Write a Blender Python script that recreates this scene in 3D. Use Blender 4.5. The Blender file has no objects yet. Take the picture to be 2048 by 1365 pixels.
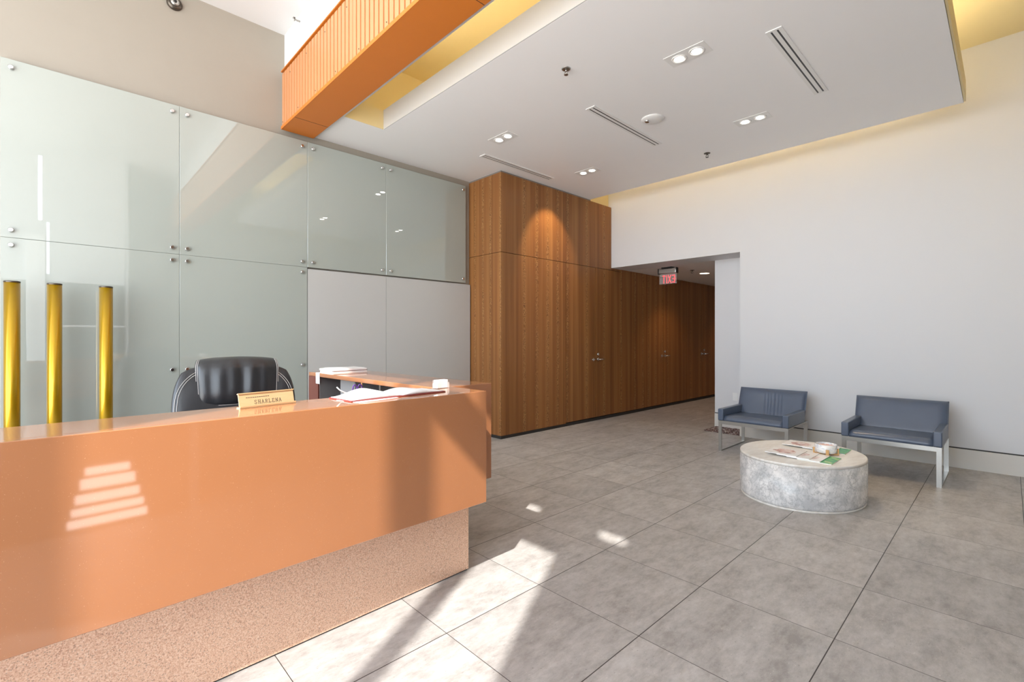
import bpy, bmesh, math, random
from mathutils import Vector, Matrix
random.seed(7)
scene = bpy.context.scene
COL = scene.collection

# ------------------------------------------------------------------ camera
CAM_H = 1.32
YAW = math.radians(46.3)
cam_data = bpy.data.cameras.new('camera')
cam = bpy.data.objects.new('camera', cam_data)
COL.objects.link(cam)
cam.location = (0, 0, CAM_H)
cam.rotation_euler = (math.pi / 2, 0, YAW - math.pi / 2)
cam_data.sensor_fit = 'HORIZONTAL'
cam_data.sensor_width = 36.0
cam_data.lens = 36.0 * 950.0 / 2048.0
cam_data.shift_y = -(682.5 - 675.8) / 2048.0
cam_data.clip_start = 0.05
scene.camera = cam

# ------------------------------------------------------------------ colour management
scene.view_settings.view_transform = 'Standard'
scene.view_settings.look = 'None'
scene.view_settings.gamma = 1.0
scene.view_settings.use_curve_mapping = False
scene.view_settings.exposure = 0.58
scene.cycles.max_bounces = 12
scene.cycles.diffuse_bounces = 8
scene.cycles.glossy_bounces = 5
scene.cycles.caustics_reflective = False
scene.cycles.caustics_refractive = False
scene.cycles.sample_clamp_indirect = 6.0

# ------------------------------------------------------------------ sky
SKY_STRENGTH = 4.9
world = bpy.data.worlds.new('sky')
scene.world = world
world.use_nodes = True
wn, wl = world.node_tree.nodes, world.node_tree.links
wn.clear()
w_out = wn.new('ShaderNodeOutputWorld')
w_bg = wn.new('ShaderNodeBackground')
w_tc = wn.new('ShaderNodeTexCoord')
w_sep = wn.new('ShaderNodeSeparateXYZ')
w_ramp = wn.new('ShaderNodeValToRGB')
w_map = wn.new('ShaderNodeMapRange')
w_map.inputs['From Min'].default_value = -1
w_ramp.color_ramp.elements[0].position = 0.0
w_ramp.color_ramp.elements[0].color = (0.62, 0.60, 0.57, 1)
w_ramp.color_ramp.elements[1].position = 1.0
w_ramp.color_ramp.elements[1].color = (0.62, 0.78, 1.0, 1)
e = w_ramp.color_ramp.elements.new(0.49); e.color = (1.05, 1.03, 1.0, 1)
e = w_ramp.color_ramp.elements.new(0.53); e.color = (0.80, 0.90, 1.0, 1)
wl.new(w_tc.outputs['Generated'], w_sep.inputs[0])
wl.new(w_sep.outputs['Z'], w_map.inputs['Value'])
wl.new(w_map.outputs[0], w_ramp.inputs['Fac'])
wl.new(w_ramp.outputs['Color'], w_bg.inputs['Color'])
w_bg.inputs['Strength'].default_value = SKY_STRENGTH
wl.new(w_bg.outputs[0], w_out.inputs[0])

# ------------------------------------------------------------------ sun
TAN_E = 0.92
SUN_DIR = Vector((0.877, 0.48, -TAN_E)).normalized()
sun_data = bpy.data.lights.new('sun', 'SUN')
sun_data.energy = 5.6
sun_data.angle = math.radians(0.55)
sun_data.color = (1.0, 0.96, 0.9)
sun = bpy.data.objects.new('sun', sun_data)
sun.rotation_euler = SUN_DIR.to_track_quat('-Z', 'Y').to_euler()
sun.location = (-8, -4, 9)
COL.objects.link(sun)


def portal(name, loc, direction, sx, sy):
    d = bpy.data.lights.new(name, 'AREA')
    d.shape = 'RECTANGLE'
    d.size, d.size_y = sx, sy
    d.cycles.is_portal = True
    o = bpy.data.objects.new(name, d)
    o.location = loc
    o.rotation_euler = Vector(direction).to_track_quat('-Z', 'Y').to_euler()
    COL.objects.link(o)
    return o


# ------------------------------------------------------------------ materials
def srgb(r, g, b):
    def f(v):
        v /= 255.0
        return v / 12.92 if v <= 0.04045 else ((v + 0.055) / 1.055) ** 2.4
    return (f(r), f(g), f(b), 1.0)


class M:
    """small node builder"""
    def __init__(self, name):
        self.m = bpy.data.materials.new(name)
        self.m.use_nodes = True
        self.nt = self.m.node_tree
        self.nt.nodes.clear()
        self.out = self.nt.nodes.new('ShaderNodeOutputMaterial')
        self.b = self.nt.nodes.new('ShaderNodeBsdfPrincipled')
        self.nt.links.new(self.b.outputs[0], self.out.inputs[0])

    def n(self, t, **kw):
        nd = self.nt.nodes.new(t)
        for k, v in kw.items():
            setattr(nd, k, v)
        return nd

    def l(self, a, b):
        self.nt.links.new(a, b)

    def math(self, op, a, b=None, c=None):
        nd = self.n('ShaderNodeMath', operation=op)
        for i, v in enumerate((a, b, c)):
            if v is None:
                continue
            if isinstance(v, (int, float)):
                nd.inputs[i].default_value = v
            else:
                self.l(v, nd.inputs[i])
        return nd.outputs[0]

    def mix(self, fac, a, b):
        nd = self.n('ShaderNodeMix', data_type='RGBA')
        for i, v in ((0, fac), (6, a), (7, b)):
            if isinstance(v, (int, float)):
                nd.inputs[i].default_value = v
            elif isinstance(v, tuple):
                nd.inputs[i].default_value = v
            else:
                self.l(v, nd.inputs[i])
        return nd.outputs[2]

    def pos(self):
        return self.n('ShaderNodeNewGeometry').outputs['Position']

    def obj(self):
        return self.n('ShaderNodeTexCoord').outputs['Object']

    def mapping(self, vec, scale=(1, 1, 1), loc=(0, 0, 0)):
        nd = self.n('ShaderNodeMapping')
        nd.inputs['Scale'].default_value = scale
        nd.inputs['Location'].default_value = loc
        self.l(vec, nd.inputs['Vector'])
        return nd.outputs[0]

    def noise(self, vec, scale, detail=3, rough=0.55, dist=0.0):
        nd = self.n('ShaderNodeTexNoise')
        nd.inputs['Scale'].default_value = scale
        nd.inputs['Detail'].default_value = detail
        nd.inputs['Roughness'].default_value = rough
        nd.inputs['Distortion'].default_value = dist
        self.l(vec, nd.inputs['Vector'])
        return nd.outputs['Fac']

    def ramp(self, fac, stops):
        nd = self.n('ShaderNodeValToRGB')
        els = nd.color_ramp.elements
        els[0].position, els[0].color = stops[0]
        els[1].position, els[1].color = stops[-1]
        for p, cc in stops[1:-1]:
            x = els.new(p)
            x.color = cc
        self.l(fac, nd.inputs['Fac'])
        return nd.outputs['Color']

    def set(self, **kw):
        names = dict(color='Base Color', rough='Roughness', metal='Metallic', ior='IOR', spec='Specular IOR Level',
                     coat='Coat Weight', coat_rough='Coat Roughness', trans='Transmission Weight', alpha='Alpha',
                     emit='Emission Color', emit_s='Emission Strength', normal='Normal', sheen='Sheen Weight')
        for k, v in kw.items():
            s = self.b.inputs[names[k]]
            if isinstance(v, (int, float, tuple)):
                s.default_value = v
            else:
                self.l(v, s)
        return self

    def bump(self, h, strength=0.2, dist=0.01):
        nd = self.n('ShaderNodeBump')
        nd.inputs['Strength'].default_value = strength
        nd.inputs['Distance'].default_value = dist
        self.l(h, nd.inputs['Height'])
        self.l(nd.outputs[0], self.b.inputs['Normal'])


def plain(name, col, rough=0.5, var=0.04, scale=8.0, **kw):
    """a painted or moulded surface with a faint uneven tone"""
    m = M(name)
    f = m.noise(m.pos(), scale, 4)
    d = tuple(x * (1 - var) for x in col[:3]) + (1,)
    u = tuple(min(1, x * (1 + var)) for x in col[:3]) + (1,)
    m.set(color=m.mix(f, d, u), rough=rough, **kw)
    return m.m


def emitter(name, col, strength):
    m = M(name)
    m.set(color=(0.9, 0.9, 0.9, 1), emit=col, emit_s=strength)
    return m.m


MAT = {}
MAT['white_wall'] = plain('white_wall_paint', (0.675, 0.682, 0.70, 1), 0.55, 0.012, 3)
MAT['white_ceiling'] = plain('white_ceiling_paint', (0.89, 0.89, 0.895, 1), 0.5, 0.01, 3)
MAT['grey_white'] = plain('pale_grey_edge_paint', (0.60, 0.60, 0.605, 1), 0.5, 0.01, 3)  # ceiling white darkened so the slab edge looks less lit
MAT['white_high'] = plain('white_high_ceiling_paint', (0.74, 0.745, 0.75, 1), 0.5, 0.01, 3)
MAT['beige_wall'] = plain('beige_wall_paint', (0.335, 0.305, 0.258, 1), 0.5, 0.03, 5)
MAT['grey_panel'] = plain('grey_door_paint', (0.475, 0.475, 0.46, 1), 0.42, 0.02, 4)
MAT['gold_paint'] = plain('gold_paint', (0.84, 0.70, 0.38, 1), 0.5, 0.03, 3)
MAT['dark_paint'] = plain('dark_reveal_paint', (0.03, 0.027, 0.025, 1), 0.6)
MAT['reveal_grey'] = plain('grey_reveal_paint', (0.2, 0.19, 0.18, 1), 0.6)
MAT['baseboard'] = plain('pale_baseboard_paint', (0.66, 0.64, 0.60, 1), 0.45, 0.02)
MAT['orange_metal'] = plain('orange_painted_metal', (0.56, 0.165, 0.018, 1), 0.5, 0.03, 4)
MAT['orange_sheet'] = plain('orange_corrugated_sheet', (0.60, 0.265, 0.105, 1), 0.4, 0.03, 4, coat=0.6, coat_rough=0.2)
MAT['black'] = plain('black_plastic', (0.015, 0.015, 0.016, 1), 0.4)
MAT['white_plastic'] = plain('white_plastic', (0.8, 0.8, 0.79, 1), 0.35, 0.01)
MAT['paper'] = plain('white_paper', (0.85, 0.85, 0.85, 1), 0.7, 0.02, 40)
MAT['red_cover'] = plain('dark_red_book_cover', (0.25, 0.04, 0.035, 1), 0.5)
MAT['steel'] = plain('brushed_steel', (0.42, 0.41, 0.385, 1), 0.33, 0.05, 60, metal=1.0)
MAT['chrome'] = plain('chrome', (0.78, 0.78, 0.78, 1), 0.12, 0.02, metal=1.0)
MAT['bronze'] = plain('dark_bronze', (0.10, 0.085, 0.07, 1), 0.3, 0.1, metal=0.8)
MAT['thread'] = plain('pale_thread', (0.62, 0.60, 0.57, 1), 0.7, 0.1, 200)
MAT['oak'] = plain('light_wood', (0.62, 0.36, 0.15, 1), 0.45, 0.15, 90)
MAT['purple'] = plain('purple_plastic', (0.20, 0.08, 0.42, 1), 0.4)
MAT['binder'] = plain('grey_binder_card', (0.35, 0.35, 0.35, 1), 0.5)
MAT['cubby_grey'] = plain('grey_laminate', (0.22, 0.22, 0.22, 1), 0.5)
MAT['maroon'] = plain('maroon_laminate', (0.16, 0.045, 0.03, 1), 0.35)
MAT['red_plastic'] = plain('red_letters', (0.80, 0.015, 0.03, 1), 0.4, 0.02, emit=(0.9, 0.01, 0.03, 1), emit_s=0.6)
MAT['red_tag'] = plain('red_tag', (0.5, 0.05, 0.07, 1), 0.5)
MAT['ink'] = plain('engraved_ink', (0.10, 0.085, 0.06, 1), 0.5)
MAT['lamp_warm'] = emitter('lamp_glow', (1, 0.93, 0.82, 1), 14.0)
MAT['lamp_corridor'] = emitter('corridor_lamp_glow', (1, 0.82, 0.58, 1), 5.0)
MAT['led_strip'] = emitter('cove_led_glow', (1.0, 0.86, 0.62, 1), 28.0)
MAT['led_strip_soft'] = emitter('soft_cove_led_glow', (1.0, 0.88, 0.66, 1), 21.0)
MAT['dark_panel'] = plain('dark_wall_panelling', (0.09, 0.085, 0.08, 1), 0.4)


def mat_floor():
    m = M('stone_floor_tile')
    S, X0, Y0 = 0.6027, 1.2533, 1.734
    p = m.pos()
    sx = m.n('ShaderNodeSeparateXYZ')
    m.l(p, sx.inputs[0])
    def frac(v, o):
        return m.math('FRACT', m.math('DIVIDE', m.math('SUBTRACT', v, o), S))
    def dist(f):
        return m.math('SUBTRACT', 0.5, m.math('ABSOLUTE', m.math('SUBTRACT', f, 0.5)))
    fx, fy = frac(sx.outputs['X'], X0 - 20 * S), frac(sx.outputs['Y'], Y0 - 20 * S)
    jx = m.math('LESS_THAN', dist(fx), 0.0015 / S)
    jy = m.math('LESS_THAN', dist(fy), 0.0021 / S)
    joint = m.math('MAXIMUM', jx, jy)
    ix = m.math('FLOOR', m.math('DIVIDE', m.math('SUBTRACT', sx.outputs['X'], X0 - 20 * S), S))
    iy = m.math('FLOOR', m.math('DIVIDE', m.math('SUBTRACT', sx.outputs['Y'], Y0 - 20 * S), S))
    comb = m.n('ShaderNodeCombineXYZ')
    m.l(ix, comb.inputs[0]); m.l(iy, comb.inputs[1])
    wn_ = m.n('ShaderNodeTexWhiteNoise', noise_dimensions='3D')
    m.l(comb.outputs[0], wn_.inputs['Vector'])
    tile = wn_.outputs['Value']
    off = m.n('ShaderNodeVectorMath', operation='MULTIPLY_ADD')
    m.l(comb.outputs[0], off.inputs[0]); off.inputs[1].default_value = (3.7, 5.3, 0); m.l(p, off.inputs[2])
    v = off.outputs[0]
    big = m.noise(m.mapping(v, (1.6, 3.4, 1)), 2.2, 5, 0.6)
    mid = m.noise(m.mapping(v, (7, 14, 1)), 2.0, 6, 0.72)
    col = m.ramp(m.math('ADD', m.math('MULTIPLY', big, 0.5), m.math('MULTIPLY', mid, 0.5)),
                 [(0.37, (0.305, 0.288, 0.274, 1)), (0.5, (0.42, 0.402, 0.388, 1)), (0.63, (0.515, 0.498, 0.485, 1))])
    spk = m.noise(m.mapping(v, (22, 46, 1)), 2.4, 3, 0.7)
    lt = m.n('ShaderNodeMapRange'); lt.inputs['From Min'].default_value = 0.62; lt.inputs['From Max'].default_value = 0.72
    m.l(spk, lt.inputs['Value'])
    col = m.mix(m.math('MULTIPLY', lt.outputs[0], 0.6), col, (0.66, 0.64, 0.60, 1))
    dk = m.n('ShaderNodeMapRange'); dk.inputs['From Min'].default_value = 0.37; dk.inputs['From Max'].default_value = 0.30
    m.l(spk, dk.inputs['Value'])
    col = m.mix(m.math('MULTIPLY', dk.outputs[0], 0.62), col, (0.19, 0.17, 0.155, 1))
    tone = m.n('ShaderNodeMapRange'); tone.inputs['To Min'].default_value = 0.93; tone.inputs['To Max'].default_value = 1.06
    m.l(tile, tone.inputs['Value'])
    hsv = m.n('ShaderNodeHueSaturation'); m.l(tone.outputs[0], hsv.inputs['Value']); m.l(col, hsv.inputs['Color'])
    col = m.mix(joint, hsv.outputs[0], (0.035, 0.03, 0.027, 1))
    m.set(color=col, rough=m.math('ADD', 0.36, m.math('MULTIPLY', mid, 0.16)), spec=0.4)
    m.bump(m.math('SUBTRACT', m.math('MULTIPLY', mid, 0.15), joint), 0.25, 0.004)
    return m.m


def mat_wood():
    m = M('figured_brown_veneer')
    sx = m.n('ShaderNodeSeparateXYZ')
    m.l(m.pos(), sx.inputs[0])
    u = m.math('SUBTRACT', sx.outputs['X'], m.math('MULTIPLY', sx.outputs['Y'], 1.37))
    u = m.math('ADD', u, 20.0)
    z = sx.outputs['Z']
    W = 0.231
    uu = m.math('DIVIDE', m.math('ADD', u, 3.02), W)
    sid = m.math('FLOOR', uu)
    loc = m.math('SUBTRACT', m.math('FRACT', uu), 0.5)
    wv = m.n('ShaderNodeTexWhiteNoise', noise_dimensions='1D')
    m.l(sid, wv.inputs['W'])
    rnd = wv.outputs['Value']
    def vec(a, b, c_=0.0):
        cb = m.n('ShaderNodeCombineXYZ')
        for i, q in enumerate((a, b, c_)):
            if isinstance(q, (int, float)):
                cb.inputs[i].default_value = q
            else:
                m.l(q, cb.inputs[i])
        return cb.outputs[0]
    seed = m.math('MULTIPLY', rnd, 37.0)
    # straight fine grain
    grain = m.noise(vec(m.math('MULTIPLY', u, 95.0), m.math('MULTIPLY', z, 1.4), seed), 1.0, 4, 0.6)
    broad = m.noise(vec(m.math('MULTIPLY', u, 9.0), m.math('MULTIPLY', z, 0.16), seed), 1.0, 3, 0.5)
    # wandering centre line of the cathedral figure
    wob = m.math('MULTIPLY', m.math('SUBTRACT', m.noise(vec(seed, m.math('MULTIPLY', z, 1.5)), 1.0, 2), 0.5), 0.16)
    jit = m.math('MULTIPLY', m.math('SUBTRACT', m.noise(vec(m.math('MULTIPLY', u, 55.0), m.math('MULTIPLY', z, 30.0), seed), 1.0, 3, 0.6), 0.5), 0.34)
    off = m.math('ADD', m.math('SUBTRACT', loc, m.math('MULTIPLY', m.math('SUBTRACT', rnd, 0.5), 0.3)), wob)
    dd = m.math('ABSOLUTE', off)
    mask = m.n('ShaderNodeMapRange', interpolation_type='SMOOTHSTEP')
    mask.inputs['From Min'].default_value = 0.19; mask.inputs['From Max'].default_value = 0.02
    m.l(dd, mask.inputs['Value'])
    has = m.math('GREATER_THAN', rnd, 0.22)
    brk = m.n('ShaderNodeMapRange'); brk.inputs['From Min'].default_value = 0.30; brk.inputs['From Max'].default_value = 0.60
    m.l(m.noise(vec(seed, m.math('MULTIPLY', z, 2.6), 4.0), 1.0, 3), brk.inputs['Value'])
    mk = m.math('MULTIPLY', m.math('MULTIPLY', mask.outputs[0], has), m.math('ADD', 0.25, m.math('MULTIPLY', brk.outputs[0], 0.75)))
    ring = m.math('SINE', m.math('ADD', m.math('MULTIPLY', m.math('ADD', dd, jit), 62.0), m.math('MULTIPLY', z, 95.0)))
    ring = m.math('MULTIPLY', m.math('ADD', ring, 1.0), 0.5)
    base = m.ramp(broad, [(0.3, (0.190, 0.072, 0.021, 1)), (0.5, (0.270, 0.112, 0.034, 1)), (0.72, (0.36, 0.165, 0.055, 1))])
    g = m.n('ShaderNodeMapRange'); g.inputs['To Min'].default_value = 0.72; g.inputs['To Max'].default_value = 1.22
    m.l(grain, g.inputs['Value'])
    hs = m.n('ShaderNodeHueSaturation'); m.l(base, hs.inputs['Color']); m.l(g.outputs[0], hs.inputs['Value'])
    fig = m.ramp(ring, [(0.08, (0.07, 0.028, 0.012, 1)), (0.45, (0.30, 0.13, 0.042, 1)), (0.9, (0.47, 0.255, 0.095, 1))])
    col = m.mix(m.math('MULTIPLY', mk, 0.78), hs.outputs[0], fig)
    tone = m.n('ShaderNodeMapRange'); tone.inputs['To Min'].default_value = 0.92; tone.inputs['To Max'].default_value = 1.08
    m.l(rnd, tone.inputs['Value'])
    h2 = m.n('ShaderNodeHueSaturation'); m.l(col, h2.inputs['Color']); m.l(tone.outputs[0], h2.inputs['Value'])
    m.set(color=h2.outputs[0], rough=0.42, spec=0.35)
    m.bump(grain, 0.08, 0.002)
    return m.m


def mat_glass_panel():
    m = M('pale_green_backed_glass')
    f = m.noise(m.pos(), 1.5, 3)
    m.set(color=m.mix(f, (0.330, 0.363, 0.332, 1), (0.358, 0.392, 0.358, 1)), rough=0.5, spec=0.2,
          coat=1.0, coat_rough=0.012)
    m.b.inputs['Coat IOR'].default_value = 2.0
    # slightly wavy face of the sheet
    w = m.noise(m.mapping(m.pos(), (1, 1, 0.6)), 1.6, 1)
    nd = m.n('ShaderNodeBump'); nd.inputs['Strength'].default_value = 0.03; nd.inputs['Distance'].default_value = 0.02
    m.l(w, nd.inputs['Height'])
    m.l(nd.outputs[0], m.b.inputs['Coat Normal'])
    return m.m


def mat_counter():
    m = M('copper_orange_quartz')
    p = m.pos()
    f = m.noise(p, 2.2, 4)
    sp = m.noise(p, 320.0, 2, 0.5)
    s = m.n('ShaderNodeMapRange'); s.inputs['From Min'].default_value = 0.70; s.inputs['From Max'].default_value = 0.76
    m.l(sp, s.inputs['Value'])
    col = m.mix(f, (0.36, 0.142, 0.056, 1), (0.41, 0.166, 0.068, 1))
    col = m.mix(m.math('MULTIPLY', s.outputs[0], 0.6), col, (0.75, 0.42, 0.25, 1))
    m.set(color=col, rough=0.42, coat=1.0, coat_rough=0.045, spec=0.3)
    m.b.inputs['Coat IOR'].default_value = 1.62
    return m.m


def mat_granite():
    m = M('pink_speckled_granite')
    p = m.pos()
    v = m.n('ShaderNodeTexVoronoi'); v.inputs['Scale'].default_value = 330
    m.l(p, v.inputs['Vector'])
    n1 = m.noise(p, 190.0, 3, 0.6)
    col = m.ramp(n1, [(0.3, (0.57, 0.335, 0.23, 1)), (0.5, (0.74, 0.475, 0.33, 1)), (0.7, (0.84, 0.63, 0.49, 1))])
    sv = m.n('ShaderNodeSeparateColor'); m.l(v.outputs['Color'], sv.inputs[0])
    dark = m.math('GREATER_THAN', sv.outputs[0], 0.90)
    big = m.math('GREATER_THAN', m.noise(p, 90.0, 2), 0.44)
    col = m.mix(m.math('MULTIPLY', m.math('MULTIPLY', dark, big), 0.5), col, (0.18, 0.125, 0.095, 1))
    red = m.math('LESS_THAN', sv.outputs[1], 0.10)
    col = m.mix(m.math('MULTIPLY', red, 0.5), col, (0.42, 0.17, 0.10, 1))
    m.set(color=col, rough=0.35, spec=0.4)
    return m.m


def mat_leather(name, c0, c1, rough, scale=240.0, wr=(1, 1, 1), wstr=0.25):
    m = M(name)
    o = m.obj()
    f = m.noise(o, 6.0, 4)
    m.set(color=m.mix(f, c0, c1), rough=rough, spec=0.5)
    g = m.noise(o, scale, 2)
    w = m.noise(m.mapping(o, wr), 5.0, 3, 0.55, 0.4)
    m.bump(m.math('ADD', m.math('MULTIPLY', g, 0.12), m.math('MULTIPLY', w, 1.0)), wstr, 0.02)
    return m.m


def mat_marble():
    m = M('white_veined_marble')
    p = m.obj()
    d = m.noise(p, 4.0, 5, 0.6)
    mv = m.n('ShaderNodeVectorMath', operation='MULTIPLY_ADD')
    cb = m.n('ShaderNodeCombineXYZ'); m.l(d, cb.inputs[0]); m.l(m.noise(m.mapping(p, (1, 1, 1), (7, 3, 1)), 4.0, 5, 0.6), cb.inputs[1]); m.l(m.noise(m.mapping(p, (1, 1, 1), (1, 9, 4)), 5.0, 5, 0.6), cb.inputs[2])
    m.l(cb.outputs[0], mv.inputs[0]); mv.inputs[1].default_value = (0.9, 0.9, 0.9); m.l(p, mv.inputs[2])
    vo = m.n('ShaderNodeTexVoronoi', feature='DISTANCE_TO_EDGE'); vo.inputs['Scale'].default_value = 9.0
    m.l(mv.outputs[0], vo.inputs['Vector'])
    vein = m.n('ShaderNodeMapRange'); vein.inputs['From Min'].default_value = 0.09; vein.inputs['From Max'].default_value = 0.0
    m.l(vo.outputs['Distance'], vein.inputs['Value'])
    cloud = m.noise(p, 7.0, 5, 0.65)
    ck = m.n('ShaderNodeMapRange'); ck.inputs['From Min'].default_value = 0.38; ck.inputs['From Max'].default_value = 0.62
    m.l(cloud, ck.inputs['Value'])
    col = m.mix(ck.outputs[0], (0.50, 0.51, 0.52, 1), (0.80, 0.79, 0.78, 1))
    col = m.mix(m.math('MULTIPLY', m.math('MULTIPLY', vein.outputs[0], m.noise(p, 11.0, 3)), 0.95), col, (0.27, 0.28, 0.29, 1))
    m.set(color=col, rough=0.25, spec=0.45)
    return m.m


def mat_marble_top():
    m = M('cream_travertine')
    p = m.obj()
    f = m.noise(m.mapping(p, (1.2, 5, 1)), 4.0, 6, 0.65)
    m.set(color=m.ramp(f, [(0.3, (0.66, 0.62, 0.56, 1)), (0.6, (0.80, 0.78, 0.74, 1))]), rough=0.3)
    return m.m


def mat_cover(name, hues, seed, scale=14.0, picture=True):
    """paper cover: a printed picture on a pale ground with lines of small print"""
    m = M(name)
    o = m.obj()
    p = m.mapping(o, (1, 1, 1), (seed * 3.1, seed * 1.7, 0))
    f = m.noise(p, scale, 3, 0.6, 0.8)
    n = len(hues)
    pic = m.ramp(f, [(0.32 + 0.34 * i / (n - 1), hues[i]) for i in range(n)])
    if not picture:
        m.set(color=pic, rough=0.3)
        return m.m
    sx = m.n('ShaderNodeSeparateXYZ'); m.l(o, sx.inputs[0])
    ex = m.math('POWER', m.math('ABSOLUTE', m.math('DIVIDE', m.math('ADD', sx.outputs['X'], 0.01), 0.085)), 2.0)
    ey = m.math('POWER', m.math('ABSOLUTE', m.math('DIVIDE', sx.outputs['Y'], 0.085)), 2.0)
    wob = m.math('MULTIPLY', m.math('SUBTRACT', m.noise(p, 18.0, 2), 0.5), 1.6)
    inside = m.math('LESS_THAN', m.math('ADD', m.math('ADD', ex, ey), wob), 0.9)
    lines = m.math('MULTIPLY', m.math('LESS_THAN', m.math('FRACT', m.math('MULTIPLY', sx.outputs['X'], 70.0)), 0.4), m.math('GREATER_THAN', m.noise(m.mapping(o, (10, 120, 1)), 3.0, 1), 0.52))
    edge = m.math('GREATER_THAN', sx.outputs['X'], 0.085)
    ground = m.mix(m.math('MULTIPLY', m.math('MULTIPLY', lines, edge), 0.7), (0.82, 0.80, 0.78, 1), (0.35, 0.25, 0.22, 1))
    m.set(color=m.mix(inside, ground, pic), rough=0.3)
    return m.m


def mat_tube():
    m = M('gold_lacquer_tube')
    f = m.noise(m.mapping(m.pos(), (20, 20, 0.5)), 1.0, 2)
    m.set(color=m.mix(f, (0.42, 0.25, 0.003, 1), (0.48, 0.29, 0.005, 1)), rough=0.34, metal=0.75, coat=0.5, coat_rough=0.04)
    return m.m


def mat_clear():
    m = M('clear_acrylic')
    m.set(color=(0.93, 0.93, 0.93, 1), rough=0.03, alpha=0.16, spec=0.5)
    return m.m


def mat_plate_gold():
    m = M('brushed_gold_plate')
    f = m.noise(m.mapping(m.obj(), (6, 6, 120)), 3.0, 3)
    m.set(color=m.mix(f, (0.66, 0.44, 0.22, 1), (0.76, 0.56, 0.33, 1)), rough=0.4, metal=0.3)
    return m.m


MAT['floor'] = mat_floor()
MAT['wood'] = mat_wood()
MAT['glass_panel'] = mat_glass_panel()
MAT['counter'] = mat_counter()
MAT['granite'] = mat_granite()
MAT['leather_black'] = mat_leather('black_leather', (0.018, 0.019, 0.022, 1), (0.030, 0.032, 0.036, 1), 0.30, 260, (1.5, 1, 0.6), 0.2)
MAT['leather_slate'] = mat_leather('slate_blue_leather', (0.078, 0.102, 0.150, 1), (0.098, 0.126, 0.184, 1), 0.30, 300, (1, 1, 1), 0.08)
MAT['marble'] = mat_marble()
MAT['marble_top'] = mat_marble_top()
MAT['tube'] = mat_tube()
MAT['clear'] = mat_clear()
MAT['plate_gold'] = mat_plate_gold()
PINK = [(0.80, 0.78, 0.76, 1), (0.74, 0.62, 0.58, 1), (0.62, 0.33, 0.27, 1), (0.20, 0.08, 0.07, 1)]
PALE = [(0.82, 0.81, 0.80, 1), (0.76, 0.70, 0.68, 1), (0.70, 0.50, 0.46, 1), (0.35, 0.2, 0.2, 1)]
GREEN = [(0.03, 0.20, 0.09, 1), (0.05, 0.36, 0.16, 1), (0.10, 0.42, 0.12, 1), (0.50, 0.62, 0.30, 1)]


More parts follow.
